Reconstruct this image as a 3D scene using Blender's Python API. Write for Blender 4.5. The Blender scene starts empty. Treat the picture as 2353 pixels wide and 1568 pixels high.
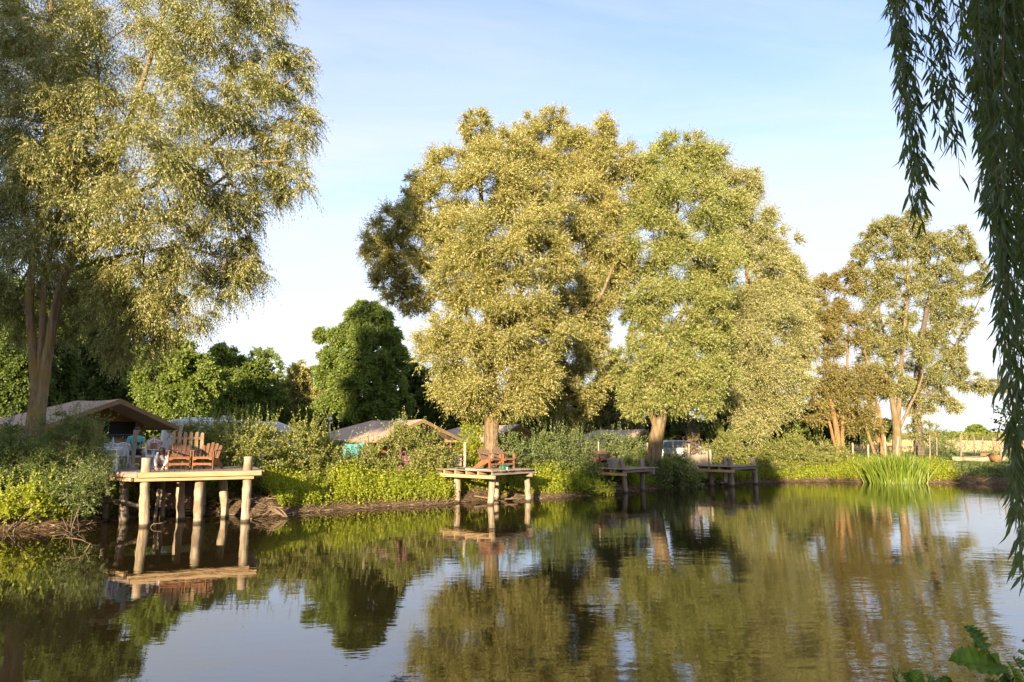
import bpy, bmesh, math, random
import numpy as np
from mathutils import Vector, Matrix, Euler

rng = np.random.default_rng(11)
random.seed(5)
R = math.radians
scene = bpy.context.scene
COL = scene.collection

# ------------------------------------------------------------------ camera geometry
# photo pixels are written in a 2353 x 1568 frame
FP, CX, CY, H = 1569.0, 1176.5, 784.0, 2.6
TH = R(8.02)
CT, ST = math.cos(TH), math.sin(TH)

def ray(px, py):
    u, v = (px - CX) / FP, (CY - py) / FP
    return Vector((u, CT - v * ST, ST + v * CT))

def P(px, py, Y):
    r = ray(px, py)
    r = r * (Y / r.y)
    return Vector((r.x, r.y, r.z + H))

def G(px, py, z=0.0):
    r = ray(px, py)
    t = (z - H) / r.z
    return Vector((r.x * t, r.y * t, z))

# ------------------------------------------------------------------ tagging
def tag(o, label=None, cat=None, group=None, kind=None):
    if label: o['label'] = label
    if cat: o['category'] = cat
    if group: o['group'] = group
    if kind: o['kind'] = kind
    return o

def thing(name, loc, label, cat, group=None, rz=0.0):
    o = bpy.data.objects.new(name, None)
    COL.objects.link(o)
    o.location = loc
    o.rotation_euler = (0, 0, rz)
    o.empty_display_size = 0.2
    return tag(o, label, cat, group)

def dup(root, loc, rz, label):
    r = root.copy(); COL.objects.link(r)
    r.location = loc; r.rotation_euler = (0, 0, rz); r['label'] = label
    for ch in list(root.children):
        c = ch.copy(); COL.objects.link(c); c.parent = r
        for g in list(ch.children):
            d = g.copy(); COL.objects.link(d); d.parent = c
    return r

# ------------------------------------------------------------------ mesh builder
class MB:
    def __init__(s):
        s.v = []; s.f = []
    def add(s, vs, fs):
        o = len(s.v)
        s.v.extend([tuple(v) for v in vs])
        s.f.extend([tuple(i + o for i in f) for f in fs])
        return s
    def box(s, c, size, rot=None):
        hx, hy, hz = size[0] / 2, size[1] / 2, size[2] / 2
        vs = [Vector((x, y, z)) for x in (-hx, hx) for y in (-hy, hy) for z in (-hz, hz)]
        if rot is not None: vs = [rot @ v for v in vs]
        c = Vector(c)
        return s.add([v + c for v in vs], [(0, 1, 3, 2), (4, 6, 7, 5), (0, 4, 5, 1), (2, 3, 7, 6), (0, 2, 6, 4), (1, 5, 7, 3)])
    def beam(s, a, b, w, h, up=(0, 0, 1)):
        a, b = Vector(a), Vector(b)
        d = (b - a); L = d.length; d.normalize()
        side = d.cross(Vector(up))
        if side.length < 1e-4: side = d.cross(Vector((0, 1, 0)))
        side.normalize(); u = side.cross(d)
        m = Matrix((d, side, u)).transposed()
        return s.box((a + b) / 2, (L, w, h), m)
    def tube(s, pts, rad, n=8, cap=True, wob=0.0, seed=0):
        rr = random.Random(seed)
        pts = [Vector(p) for p in pts]
        rings = []
        prev = None
        for i, p in enumerate(pts):
            d = (pts[min(i + 1, len(pts) - 1)] - pts[max(i - 1, 0)]).normalized()
            if prev is None:
                a = d.cross(Vector((0.13, 0.99, 0.05)))
                if a.length < 0.05: a = d.cross(Vector((1, 0, 0)))
            else:
                a = prev - d * prev.dot(d)
            a.normalize(); prev = a
            b = d.cross(a)
            r = rad[i]
            rings.append([p + (a * math.cos(t) + b * math.sin(t)) * r * (1 + wob * (rr.random() - .5))
                          for t in [2 * math.pi * k / n for k in range(n)]])
        vs = [v for ring in rings for v in ring]
        fs = []
        for i in range(len(pts) - 1):
            for k in range(n):
                fs.append((i * n + k, i * n + (k + 1) % n, (i + 1) * n + (k + 1) % n, (i + 1) * n + k))
        if cap:
            fs.append(tuple(range(n - 1, -1, -1)))
            fs.append(tuple((len(pts) - 1) * n + k for k in range(n)))
        return s.add(vs, fs)
    def prism(s, poly, z0, z1):
        n = len(poly)
        vs = [(p[0], p[1], z0) for p in poly] + [(p[0], p[1], z1) for p in poly]
        fs = [tuple(range(n - 1, -1, -1)), tuple(range(n, 2 * n))]
        fs += [(i, (i + 1) % n, n + (i + 1) % n, n + i) for i in range(n)]
        return s.add(vs, fs)
    def slab(s, poly3, t):
        """a polygon in space given thickness t along its normal"""
        p = [Vector(q) for q in poly3]
        nrm = (p[1] - p[0]).cross(p[2] - p[0]).normalized() * t
        n = len(p)
        fs = [tuple(range(n - 1, -1, -1)), tuple(range(n, 2 * n))]
        fs += [(i, (i + 1) % n, n + (i + 1) % n, n + i) for i in range(n)]
        return s.add(p + [q + nrm for q in p], fs)
    def lathe(s, prof, n=16, c=(0, 0, 0)):
        vs, fs = [], []
        for r, z in prof:
            for k in range(n):
                a = 2 * math.pi * k / n
                vs.append((c[0] + r * math.cos(a), c[1] + r * math.sin(a), c[2] + z))
        for i in range(len(prof) - 1):
            for k in range(n):
                fs.append((i * n + k, i * n + (k + 1) % n, (i + 1) * n + (k + 1) % n, (i + 1) * n + k))
        fs.append(tuple(range(n - 1, -1, -1))); fs.append(tuple((len(prof) - 1) * n + k for k in range(n)))
        return s.add(vs, fs)
    def build(s, name, mat, parent=None, smooth=False, bevel=0.0):
        me = bpy.data.meshes.new(name)
        me.from_pydata(s.v, [], s.f)
        me.validate(); me.update()
        bm = bmesh.new(); bm.from_mesh(me)
        bmesh.ops.recalc_face_normals(bm, faces=bm.faces); bm.to_mesh(me); bm.free()
        if smooth: me.polygons.foreach_set('use_smooth', [True] * len(me.polygons))
        me.materials.append(mat)
        o = bpy.data.objects.new(name, me)
        COL.objects.link(o)
        if parent is not None: o.parent = parent
        if bevel:
            m = o.modifiers.new('bevel', 'BEVEL'); m.width = bevel; m.segments = 1; m.limit_method = 'ANGLE'
        return o

# ------------------------------------------------------------------ materials
def new_mat(name):
    m = bpy.data.materials.new(name); m.use_nodes = True
    nt = m.node_tree; nt.nodes.clear()
    out = nt.nodes.new('ShaderNodeOutputMaterial')
    return m, nt, out

def N(nt, typ, **kw):
    n = nt.nodes.new(typ)
    for k, v in kw.items():
        if k.startswith('i_'):
            key = k[2:]
            key = int(key) if key.isdigit() else key.replace('_', ' ')
            n.inputs[key].default_value = v
        else:
            setattr(n, k, v)
    return n

def ramp(nt, stops):
    n = nt.nodes.new('ShaderNodeValToRGB')
    e = n.color_ramp.elements
    while len(e) < len(stops): e.new(0.5)
    for i, (p, c) in enumerate(stops):
        e[i].position = p; e[i].color = (*c, 1)
    return n

def surf(name, cols, scale=6, rough=.7, bump=.3, bscale=None, stretch=(1, 1, 1), spec=.3, coord='Object', wet=None,
         detail=6, dist=0.02, grime=None):
    """noise coloured rough surface; cols = 2..4 colours"""
    m, nt, out = new_mat(name)
    L = nt.links.new
    tc = N(nt, 'ShaderNodeTexCoord')
    mp = N(nt, 'ShaderNodeMapping'); mp.inputs['Scale'].default_value = stretch
    L(tc.outputs[coord], mp.inputs['Vector'])
    no = N(nt, 'ShaderNodeTexNoise', i_Scale=scale, i_Detail=detail, i_Roughness=.65)
    L(mp.outputs[0], no.inputs['Vector'])
    st = [(0.25 + 0.5 * i / (len(cols) - 1), c) for i, c in enumerate(cols)]
    cr = ramp(nt, st); L(no.outputs['Fac'], cr.inputs[0])
    col = cr.outputs[0]
    if grime:
        n2 = N(nt, 'ShaderNodeTexNoise', i_Scale=grime[1], i_Detail=4)
        L(tc.outputs[coord], n2.inputs['Vector'])
        r2 = ramp(nt, [(.48, (0, 0, 0)), (.68, (1, 1, 1))]); L(n2.outputs['Fac'], r2.inputs[0])
        mx = N(nt, 'ShaderNodeMix', data_type='RGBA'); L(r2.outputs[0], mx.inputs[0]); L(col, mx.inputs[6]); mx.inputs[7].default_value = (*grime[0], 1)
        col = mx.outputs[2]
    b = N(nt, 'ShaderNodeBsdfPrincipled', i_Roughness=rough)
    b.inputs['Specular IOR Level'].default_value = spec
    if wet:
        ge = N(nt, 'ShaderNodeNewGeometry'); sx = N(nt, 'ShaderNodeSeparateXYZ'); L(ge.outputs['Position'], sx.inputs[0])
        mr = N(nt, 'ShaderNodeMapRange', i_1=.05, i_2=.12, i_3=1.0, i_4=0.0); L(sx.outputs[2], mr.inputs[0])
        mx = N(nt, 'ShaderNodeMix', data_type='RGBA'); L(mr.outputs[0], mx.inputs[0]); L(col, mx.inputs[6]); mx.inputs[7].default_value = (*wet, 1)
        col = mx.outputs[2]
    L(col, b.inputs['Base Color'])
    if bump:
        nb = N(nt, 'ShaderNodeTexNoise', i_Scale=bscale or scale * 2.2, i_Detail=8, i_Roughness=.7)
        L(mp.outputs[0], nb.inputs['Vector'])
        bp = N(nt, 'ShaderNodeBump', i_Strength=bump, i_Distance=dist); L(nb.outputs['Fac'], bp.inputs['Height'])
        L(bp.outputs[0], b.inputs['Normal'])
    L(b.outputs[0], out.inputs[0])
    return m

def leaf_mat(name, c1, c2, under, transl=(.25, .3, .05), tfac=.3, rough=.55, var=.5, spec=.35):
    m, nt, out = new_mat(name)
    L = nt.links.new
    at = N(nt, 'ShaderNodeAttribute', attribute_name='tint')
    cr = ramp(nt, [(0, c1), (1, c2)]); L(at.outputs['Fac'], cr.inputs[0])
    ge = N(nt, 'ShaderNodeNewGeometry')
    mx = N(nt, 'ShaderNodeMix', data_type='RGBA'); L(ge.outputs['Backfacing'], mx.inputs[0]); L(cr.outputs[0], mx.inputs[6]); mx.inputs[7].default_value = (*under, 1)
    hs = N(nt, 'ShaderNodeHueSaturation')
    mr = N(nt, 'ShaderNodeMapRange', i_3=1 - var * .5, i_4=1 + var * .6); L(ge.outputs['Random Per Island'], mr.inputs[0])
    L(mr.outputs[0], hs.inputs['Value']); L(mx.outputs[2], hs.inputs['Color'])
    b = N(nt, 'ShaderNodeBsdfPrincipled', i_Roughness=rough); b.inputs['Specular IOR Level'].default_value = spec
    L(hs.outputs[0], b.inputs['Base Color'])
    t = N(nt, 'ShaderNodeBsdfTranslucent'); t.inputs[0].default_value = (*transl, 1)
    ms = N(nt, 'ShaderNodeMixShader', i_0=tfac); L(b.outputs[0], ms.inputs[1]); L(t.outputs[0], ms.inputs[2])
    L(ms.outputs[0], out.inputs[0])
    return m

def plain(name, c, rough=.5, metal=0.0, spec=.5, var=.08):
    m = surf(name, [tuple(x * (1 - var) for x in c), tuple(min(1, x * (1 + var)) for x in c)], scale=9, rough=rough, bump=.05, spec=spec)
    m.node_tree.nodes['Principled BSDF'].inputs['Metallic'].default_value = metal
    return m

# ------------------------------------------------------------------ leaves
def nrm(a):
    return a / np.maximum(np.linalg.norm(a, axis=-1, keepdims=True), 1e-9)

def rdir(n):
    return nrm(rng.normal(size=(n, 3)))

NLEAF = []
def leaf_object(name, B, D, Sd, Ln, W, tint, mat, parent=None, fold=.18):
    """diamond shaped leaves: base B, direction D, side Sd, length Ln, width W"""
    n = len(B); NLEAF.append((name, n))
    nr = np.cross(D, Sd)
    mid = B + D * (Ln * .45)[:, None]
    lift = nr * (W * fold)[:, None]
    v = np.empty((n, 4, 3), np.float32)
    v[:, 0] = B; v[:, 1] = mid + Sd * (W / 2)[:, None] + lift
    v[:, 2] = B + D * Ln[:, None] - nr * (Ln * .06)[:, None]; v[:, 3] = mid - Sd * (W / 2)[:, None] + lift
    me = bpy.data.meshes.new(name)
    me.vertices.add(4 * n); me.vertices.foreach_set('co', v.reshape(-1))
    me.loops.add(4 * n); me.loops.foreach_set('vertex_index', np.arange(4 * n, dtype=np.int32))
    me.polygons.add(n); me.polygons.foreach_set('loop_start', np.arange(0, 4 * n, 4, dtype=np.int32))
    me.polygons.foreach_set('loop_total', np.full(n, 4, np.int32))
    at = me.attributes.new('tint', 'FLOAT', 'FACE'); at.data.foreach_set('value', tint.astype(np.float32))
    me.update(calc_edges=True)
    me.materials.append(mat)
    o = bpy.data.objects.new(name, me); COL.objects.link(o)
    if parent is not None: o.parent = parent
    return o

DOWN = np.array([0, 0, -1.0])

def sprig_leaves(C, D, Ls, K, ll, lw, droop=0.0, spread=.7, hang=.1, tin=None):
    """leaves along curved twigs. C,D (S,3), Ls (S,)"""
    S = len(C)
    t = (np.arange(K) + .5)[None, :] / K + rng.uniform(-.3, .3, (S, K)) / K
    t[:, -1] = 1.0
    Pt = C[:, None] + D[:, None] * (Ls[:, None] * t)[..., None] + DOWN * (droop * Ls[:, None] * t ** 2)[..., None]
    T = nrm(D[:, None] + DOWN * (2 * droop * t)[..., None])
    rd = rng.normal(size=(S, K, 3))
    lat = nrm(rd - T * (rd * T).sum(-1, keepdims=True))
    sp = np.full((S, K, 1), spread); sp[:, -1] = .12
    dr = nrm(T * .75 + lat * sp + DOWN * hang)
    sd = nrm(np.cross(dr, rng.normal(size=(S, K, 3)) + np.array([0, 0, .25])))
    ln = ll * rng.uniform(.65, 1.15, (S, K)) * (1 - .25 * t)
    wd = lw * rng.uniform(.75, 1.2, (S, K))
    if tin is None: tin = rng.uniform(0, 1, S)
    ti = np.clip(tin[:, None] + rng.normal(0, .18, (S, K)), 0, 1)
    f = lambda a: a.reshape(-1, *a.shape[2:])
    return f(Pt), f(dr), f(sd), f(ln), f(wd), f(ti)

def blob_sprigs(clumps, dens=1.0, rs_rel=.42, rs_lim=(.3, .95), up=.25, slen=(.55, 1.15), ns0=24, wind=(0, 0, 0), inner=.45, zmin=None):
    """clumps: list of (centre xyz, (rx,ry,rz)). Returns sprig origin, dir, length, tint and the sub-blob centres per clump"""
    Cs, Ds, Ls, Ts, subs = [], [], [], [], []
    for c, r in clumps:
        c = np.array(c, float); r = np.array(r, float)
        rm = r.mean()
        rs = float(np.clip(rs_rel * rm, *rs_lim))
        ns = max(5, int(dens * 4.2 * (rm / rs) ** 2))
        u = rdir(ns)
        k = inner + (1 - inner) * rng.uniform(0, 1, ns) ** .6
        k += rng.normal(0, .07, ns)
        sc = c + u * r * k[:, None]
        subs.append(sc)
        rsub = rs * rng.uniform(.65, 1.3, ns)
        for i in range(ns):
            q = max(6, int(ns0 * 1.35 * dens * (rsub[i] / .5) ** 1.6))
            d = nrm(rdir(q) * .95 + u[i] * .55 + np.array([0, 0, up]) + np.array(wind))
            o = sc[i] + rdir(q) * rsub[i] * .35 * rng.uniform(0, 1, (q, 1))
            Cs.append(o); Ds.append(d)
            Ls.append(rsub[i] * rng.uniform(slen[0], slen[1], q))
            Ts.append(np.clip(rng.uniform(.0, 1.0) + rng.normal(0, .12, q), 0, 1))
    C, D, Lg, T = np.concatenate(Cs), np.concatenate(Ds), np.concatenate(Ls), np.concatenate(Ts)
    if zmin is not None:
        k = C[:, 2] > zmin
        C, D, Lg, T = C[k], D[k], Lg[k], T[k]
    return C, D, Lg, T, subs

def px_clumps(lst, Y, fy=.9):
    """(px,py,rx,ry[,dY]) in photo pixels at depth Y -> metres"""
    out = []
    for q in lst:
        px, py, rx, ry = q[:4]
        y = Y + (q[4] if len(q) > 4 else 0)
        s = y / FP
        out.append((P(px, py, y), (rx * s, fy * (rx + ry) / 2 * s, ry * s)))
    return out

def interp(pts, rad, seg=.5):
    """smooth a polyline (Catmull-Rom)"""
    pts = [Vector(p) for p in pts]
    o, r = [], []
    for i in range(len(pts) - 1):
        p0, p1, p2, p3 = pts[max(i - 1, 0)], pts[i], pts[i + 1], pts[min(i + 2, len(pts) - 1)]
        n = max(2, int((p2 - p1).length / seg))
        for k in range(n):
            t = k / n
            o.append(.5 * ((2 * p1) + (p2 - p0) * t + (2 * p0 - 5 * p1 + 4 * p2 - p3) * t * t + (3 * p1 - p0 - 3 * p2 + p3) * t ** 3))
            r.append(rad[i] * (1 - t) + rad[i + 1] * t)
    o.append(pts[-1]); r.append(rad[-1])
    return o, r

def limb(mb, a, b, r0, r1, sag=.0, seed=0, n=5):
    rr = random.Random(seed)
    a, b = Vector(a), Vector(b)
    d = b - a; L = d.length
    pts = []
    k = max(3, int(L / .5))
    off = Vector((rr.uniform(-1, 1), rr.uniform(-1, 1), rr.uniform(.1, 1))) * L * .1
    for i in range(k + 1):
        t = i / k
        p = a.lerp(b, t) + off * math.sin(math.pi * t) + Vector((rr.uniform(-1, 1), rr.uniform(-1, 1), rr.uniform(-1, 1))) * L * .012
        pts.append(p)
    mb.tube(pts, [r0 + (r1 - r0) * i / k for i in range(k + 1)], n)

def make_tree(name, label, cat, Y, trunks, clumps, leafm, barkm, ll, lw, K=11, dens=1.0, ns0=24, up=.25, droop=.1, spread=.7,
              hang=.1, group=None, slen=(.55, 1.15), rs_rel=.42, rs_lim=(.3, .95), limbs=True, wind=(0, 0, 0), fy=.9, inner=.45,
              limb_r=.05, sublimb=6, zb=None, attach=(.35, 1.0), shrink=1.0):
    """trunks: list of [(px,py,radius[,dY]), ...] in photo pixels at depth Y"""
    paths = []
    for tr in trunks:
        pts = [P(q[0], q[1], Y + (q[3] if len(q) > 3 else 0)) for q in tr]
        paths.append(interp(pts, [q[2] for q in tr], .35))
    base = Vector(paths[0][0][0])
    root = thing(name, base, label, cat, group)
    mb = MB()
    for i, (pts, rad) in enumerate(paths):
        mb.tube([p - base for p in pts], rad, 12, wob=.16, seed=i + 3)
        # root flare
    cl = [(c, tuple(q * shrink for q in r)) for c, r in px_clumps(clumps, Y, fy)]
    C, D, Lg, T, subs = blob_sprigs(cl, dens, rs_rel, rs_lim, up, slen, ns0, wind, inner, zb)
    if limbs:
        nodes = []
        for pts, rad in paths:
            n = len(pts)
            for i in range(int(n * attach[0]), int(n * attach[1])):
                nodes.append((pts[i], rad[i]))
        for (c, r), sc in zip(cl, subs):
            c = Vector(c)
            best = min(nodes, key=lambda q: (q[0] - c).length + max(0, q[0].z - c.z) * 1.2)
            r0 = min(best[1] * .6, limb_r * (1 + (best[0] - c).length * .12))
            limb(mb, best[0] - base, c - base, r0, r0 * .45, seed=int(c.x * 77 + c.z * 31), n=6)
            for s in sc[:sublimb]:
                limb(mb, c - base, Vector(s) - base, r0 * .42, .008, seed=int(s[0] * 91), n=4)
    mb.build('trunk', barkm, root, smooth=True)
    b = np.array(base)
    B, Dr, Sd, Ln, W, Ti = sprig_leaves(C - b, D, Lg, K, ll, lw, droop, spread, hang, T)
    leaf_object('crown', B, Dr, Sd, Ln, W, Ti, leafm, root)
    return root
# ================================================================== SETTING
cam_d = bpy.data.cameras.new('camera'); cam = bpy.data.objects.new('camera', cam_d); COL.objects.link(cam)
cam_d.sensor_width = 36.0; cam_d.lens = 36.0 * FP / 2353.0
cam_d.clip_start = .05; cam_d.clip_end = 9000
cam.location = (0, 0, H); cam.rotation_euler = (R(90) + TH, 0, 0)
scene.camera = cam

SUN_AZ, SUN_EL = R(17), R(12.5)          # sun behind the camera, a little to its left
sdir = Vector((-math.sin(SUN_AZ) * math.cos(SUN_EL), -math.cos(SUN_AZ) * math.cos(SUN_EL), math.sin(SUN_EL)))
sun_d = bpy.data.lights.new('sun', 'SUN'); sun = bpy.data.objects.new('sun', sun_d); COL.objects.link(sun)
sun_d.energy = 5.0; sun_d.angle = R(.6); sun_d.color = (1.0, .82, .56)
sun.rotation_euler = (-sdir).to_track_quat('-Z', 'Y').to_euler()
sun.location = sdir * 60

w = bpy.data.worlds.new('World'); scene.world = w; w.use_nodes = True
nt = w.node_tree; nt.nodes.clear(); L = nt.links.new
out = N(nt, 'ShaderNodeOutputWorld'); bg = N(nt, 'ShaderNodeBackground', i_Strength=.125)
sky = N(nt, 'ShaderNodeTexSky', sky_type='NISHITA', sun_disc=False, sun_elevation=SUN_EL, sun_rotation=math.pi + SUN_AZ,
        altitude=0, air_density=1.0, dust_density=.6, ozone_density=1.6)
# thin high cloud: wisps on a flat layer far overhead, so they crowd together towards the horizon
tc = N(nt, 'ShaderNodeTexCoord'); sx = N(nt, 'ShaderNodeSeparateXYZ'); L(tc.outputs['Generated'], sx.inputs[0])
zc = N(nt, 'ShaderNodeMath', operation='MAXIMUM', i_1=.0); L(sx.outputs[2], zc.inputs[0])
za = N(nt, 'ShaderNodeMath', operation='ADD', i_1=.16); L(zc.outputs[0], za.inputs[0])
dx = N(nt, 'ShaderNodeMath', operation='DIVIDE'); L(sx.outputs[0], dx.inputs[0]); L(za.outputs[0], dx.inputs[1])
dy = N(nt, 'ShaderNodeMath', operation='DIVIDE'); L(sx.outputs[1], dy.inputs[0]); L(za.outputs[0], dy.inputs[1])
cb = N(nt, 'ShaderNodeCombineXYZ'); L(dx.outputs[0], cb.inputs[0]); L(dy.outputs[0], cb.inputs[1])
mp = N(nt, 'ShaderNodeMapping'); mp.inputs['Rotation'].default_value = (0, 0, R(38)); mp.inputs['Scale'].default_value = (.55, 1.35, 1); mp.inputs['Location'].default_value = (1.3, .35, 0)
L(cb.outputs[0], mp.inputs[0])
n1 = N(nt, 'ShaderNodeTexNoise', i_Scale=1.1, i_Detail=7, i_Roughness=.58, i_Distortion=.5); L(mp.outputs[0], n1.inputs['Vector'])
r1 = ramp(nt, [(.40, (0, 0, 0)), (.66, (1, 1, 1))]); L(n1.outputs['Fac'], r1.inputs[0])
# the cloud veil is seen through more air near the horizon: thicker there
hz = N(nt, 'ShaderNodeMapRange', i_1=.02, i_2=.62, i_3=1.0, i_4=.18); L(sx.outputs[2], hz.inputs[0])
hp = N(nt, 'ShaderNodeMath', operation='POWER', i_1=1.5); L(hz.outputs[0], hp.inputs[0])
cm = N(nt, 'ShaderNodeMath', operation='MULTIPLY_ADD', i_1=.62); L(r1.outputs[0], cm.inputs[0])
hm = N(nt, 'ShaderNodeMath', operation='MULTIPLY', i_1=.78); L(hp.outputs[0], hm.inputs[0]); L(hm.outputs[0], cm.inputs[2])
cl_ = N(nt, 'ShaderNodeMath', operation='MINIMUM', i_1=.95); L(cm.outputs[0], cl_.inputs[0])
mx = N(nt, 'ShaderNodeMix', data_type='RGBA'); L(cl_.outputs[0], mx.inputs[0])
gain = N(nt, 'ShaderNodeMix', data_type='RGBA', blend_type='MULTIPLY'); gain.inputs[0].default_value = 1.0
gain.inputs[7].default_value = (.96, .93, 1.12, 1); L(sky.outputs[0], gain.inputs[6])
L(gain.outputs[2], mx.inputs[6]); mx.inputs[7].default_value = (2.6, 2.68, 2.9, 1)
L(mx.outputs[2], bg.inputs[0]); L(bg.outputs[0], out.inputs[0])

scene.view_settings.view_transform = 'Standard'; scene.view_settings.look = 'None'
scene.view_settings.exposure = 1.62; scene.view_settings.gamma = 1.0
scene.render.engine = 'CYCLES'
cy = scene.cycles
cy.max_bounces = 7; cy.diffuse_bounces = 3; cy.glossy_bounces = 3; cy.transmission_bounces = 4; cy.transparent_max_bounces = 6
cy.use_denoising = True; cy.sample_clamp_indirect = 6
cy.caustics_reflective = False; cy.caustics_refractive = False

# ------------------------------------------------------------------ shore line (photo pixels on the water plane, then metres)
sh = [G(*q) for q in [(-420, 1262), (-150, 1236), (0, 1221), (130, 1215), (230, 1200), (300, 1192), (400, 1181), (480, 1176), (560, 1186), (640, 1184), (760, 1173),
                      (900, 1164), (1000, 1160), (1070, 1154), (1150, 1149), (1230, 1146), (1310, 1142), (1400, 1134), (1450, 1129), (1530, 1121), (1620, 1114.5),
                      (1700, 1111), (1780, 1109.5), (1900, 1108), (2020, 1109), (2120, 1110), (2320, 1112), (2560, 1116), (2800, 1124)]]
shore = [(p.x, p.y) for p in sh] + [(36, 27), (31, 15), (20, 6.5), (9, 2.2), (3.0, .9), (0, 1.3), (-6, .9), (-14, 1.5), (-22, 5), (-24, 11)]
def smooth_loop(pts, n=6):
    o = []; m = len(pts)
    for i in range(m):
        p0, p1, p2, p3 = [np.array(pts[(i + k) % m]) for k in (-1, 0, 1, 2)]
        for k in range(n):
            t = k / n
            q = .5 * (2 * p1 + (p2 - p0) * t + (2 * p0 - 5 * p1 + 4 * p2 - p3) * t * t + (3 * p1 - p0 - 3 * p2 + p3) * t ** 3)
            q = q + .12 * np.array([math.sin(3.1 * q[0] + 1.7 * q[1]), math.cos(2.3 * q[1] - 1.1 * q[0])])
            o.append(q)
    return np.array(o)
SHORE = smooth_loop(shore)

def shore_dist(X, Y):
    """signed distance to the shore: negative in the water"""
    A = SHORE; Bp = np.roll(SHORE, -1, axis=0)
    best = np.full(X.shape, 1e9); ins = np.zeros(X.shape, bool)
    for a, b in zip(A, Bp):
        d = b - a; l2 = (d ** 2).sum()
        t = np.clip(((X - a[0]) * d[0] + (Y - a[1]) * d[1]) / l2, 0, 1)
        best = np.minimum(best, np.hypot(X - a[0] - t * d[0], Y - a[1] - t * d[1]))
        if abs(d[1]) > 1e-9:
            c = ((a[1] > Y) != (b[1] > Y)) & (X < (d[0] * (Y - a[1]) / d[1] + a[0]))
            ins ^= c
    return np.where(ins, -best, best)

def sstep(a, b, x):
    t = np.clip((x - a) / (b - a), 0, 1); return t * t * (3 - 2 * t)

def land(X, Y):
    l = 1.18 - .012 * np.clip(Y - 22, -30, 30)
    l = l + sstep(44, 52, Y) * sstep(4, 14, X) * .42
    l = l + np.clip(Y - 50, 0, 160) * .0105 * sstep(0, 16, X)
    return l
def bumpy(X, Y):
    return .05 * np.sin(1.7 * X + .6 * Y) * np.sin(1.3 * Y - .4 * X) + .035 * np.sin(4.1 * X + 1) * np.sin(3.7 * Y)
def height(X, Y, d=None):
    X = np.asarray(X, float); Y = np.asarray(Y, float)
    if d is None: d = shore_dist(X, Y)
    prof = np.interp(d, [-6, -1.5, -.15, 0, .2, .55, 1.6, 3.4], [-1.4, -.75, -.12, .0, .17, .36, .66, 1.0])
    z = np.where(d < 0, prof, prof * land(X, Y) + bumpy(X, Y) * sstep(0, 1.5, d) * (1 - sstep(60, 120, Y)))
    return z
def hz_at(x, y):
    return float(height(np.array([x]), np.array([y]))[0])

def axis(lo, hi, step, far):
    a = list(np.arange(lo, hi + 1e-6, step))
    s, p, q = step, a[0], a[-1]
    l, r = [], []
    while p > -far:
        s *= 1.35; p -= s; l.append(p)
    s = step
    while q < far:
        s *= 1.35; q += s; r.append(q)
    return np.array(l[::-1] + a + r)
gx, gy = axis(-34, 46, .33, 4500), axis(-8, 62, .33, 4500)
GX, GY = np.meshgrid(gx, gy)
GD = shore_dist(GX, GY)
GZ = height(GX, GY, GD)
nx, ny = len(gx), len(gy)
vs = np.stack([GX, GY, GZ], -1).reshape(-1, 3)
ii = (np.arange(ny - 1)[:, None] * nx + np.arange(nx - 1)[None, :]).reshape(-1)
fs = np.stack([ii, ii + 1, ii + 1 + nx, ii + nx], -1)
me = bpy.data.meshes.new('ground'); me.from_pydata(vs.tolist(), [], fs.tolist())
me.polygons.foreach_set('use_smooth', [True] * len(me.polygons)); me.update()
ad = me.attributes.new('shore', 'FLOAT', 'POINT'); ad.data.foreach_set('value', np.clip(GD, -5, 100).reshape(-1).astype(np.float32))

m, nt, out = new_mat('soil_grass_field'); L = nt.links.new
ge = N(nt, 'ShaderNodeNewGeometry'); sp = N(nt, 'ShaderNodeSeparateXYZ'); L(ge.outputs['Position'], sp.inputs[0])
n1 = N(nt, 'ShaderNodeTexNoise', i_Scale=1.3, i_Detail=8, i_Roughness=.7); L(ge.outputs['Position'], n1.inputs['Vector'])
n2 = N(nt, 'ShaderNodeTexNoise', i_Scale=9, i_Detail=8, i_Roughness=.75); L(ge.outputs['Position'], n2.inputs['Vector'])
mud = ramp(nt, [(.3, (.045, .027, .016)), (.5, (.10, .062, .036)), (.72, (.19, .13, .08))]); L(n2.outputs['Fac'], mud.inputs[0])
gra = ramp(nt, [(.3, (.035, .06, .012)), (.55, (.07, .10, .02)), (.75, (.13, .14, .04))]); L(n1.outputs['Fac'], gra.inputs[0])
at = N(nt, 'ShaderNodeAttribute', attribute_name='shore')
ad_ = N(nt, 'ShaderNodeMath', operation='MULTIPLY_ADD', i_1=1.6, i_2=-.8); L(n1.outputs['Fac'], ad_.inputs[0])
ad2 = N(nt, 'ShaderNodeMath', operation='ADD'); L(at.outputs['Fac'], ad2.inputs[0]); L(ad_.outputs[0], ad2.inputs[1])
mg = N(nt, 'ShaderNodeMapRange', i_1=.9, i_2=1.9); L(ad2.outputs[0], mg.inputs[0])
mxa = N(nt, 'ShaderNodeMix', data_type='RGBA'); L(mg.outputs[0], mxa.inputs[0]); L(mud.outputs[0], mxa.inputs[6]); L(gra.outputs[0], mxa.inputs[7])
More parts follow.
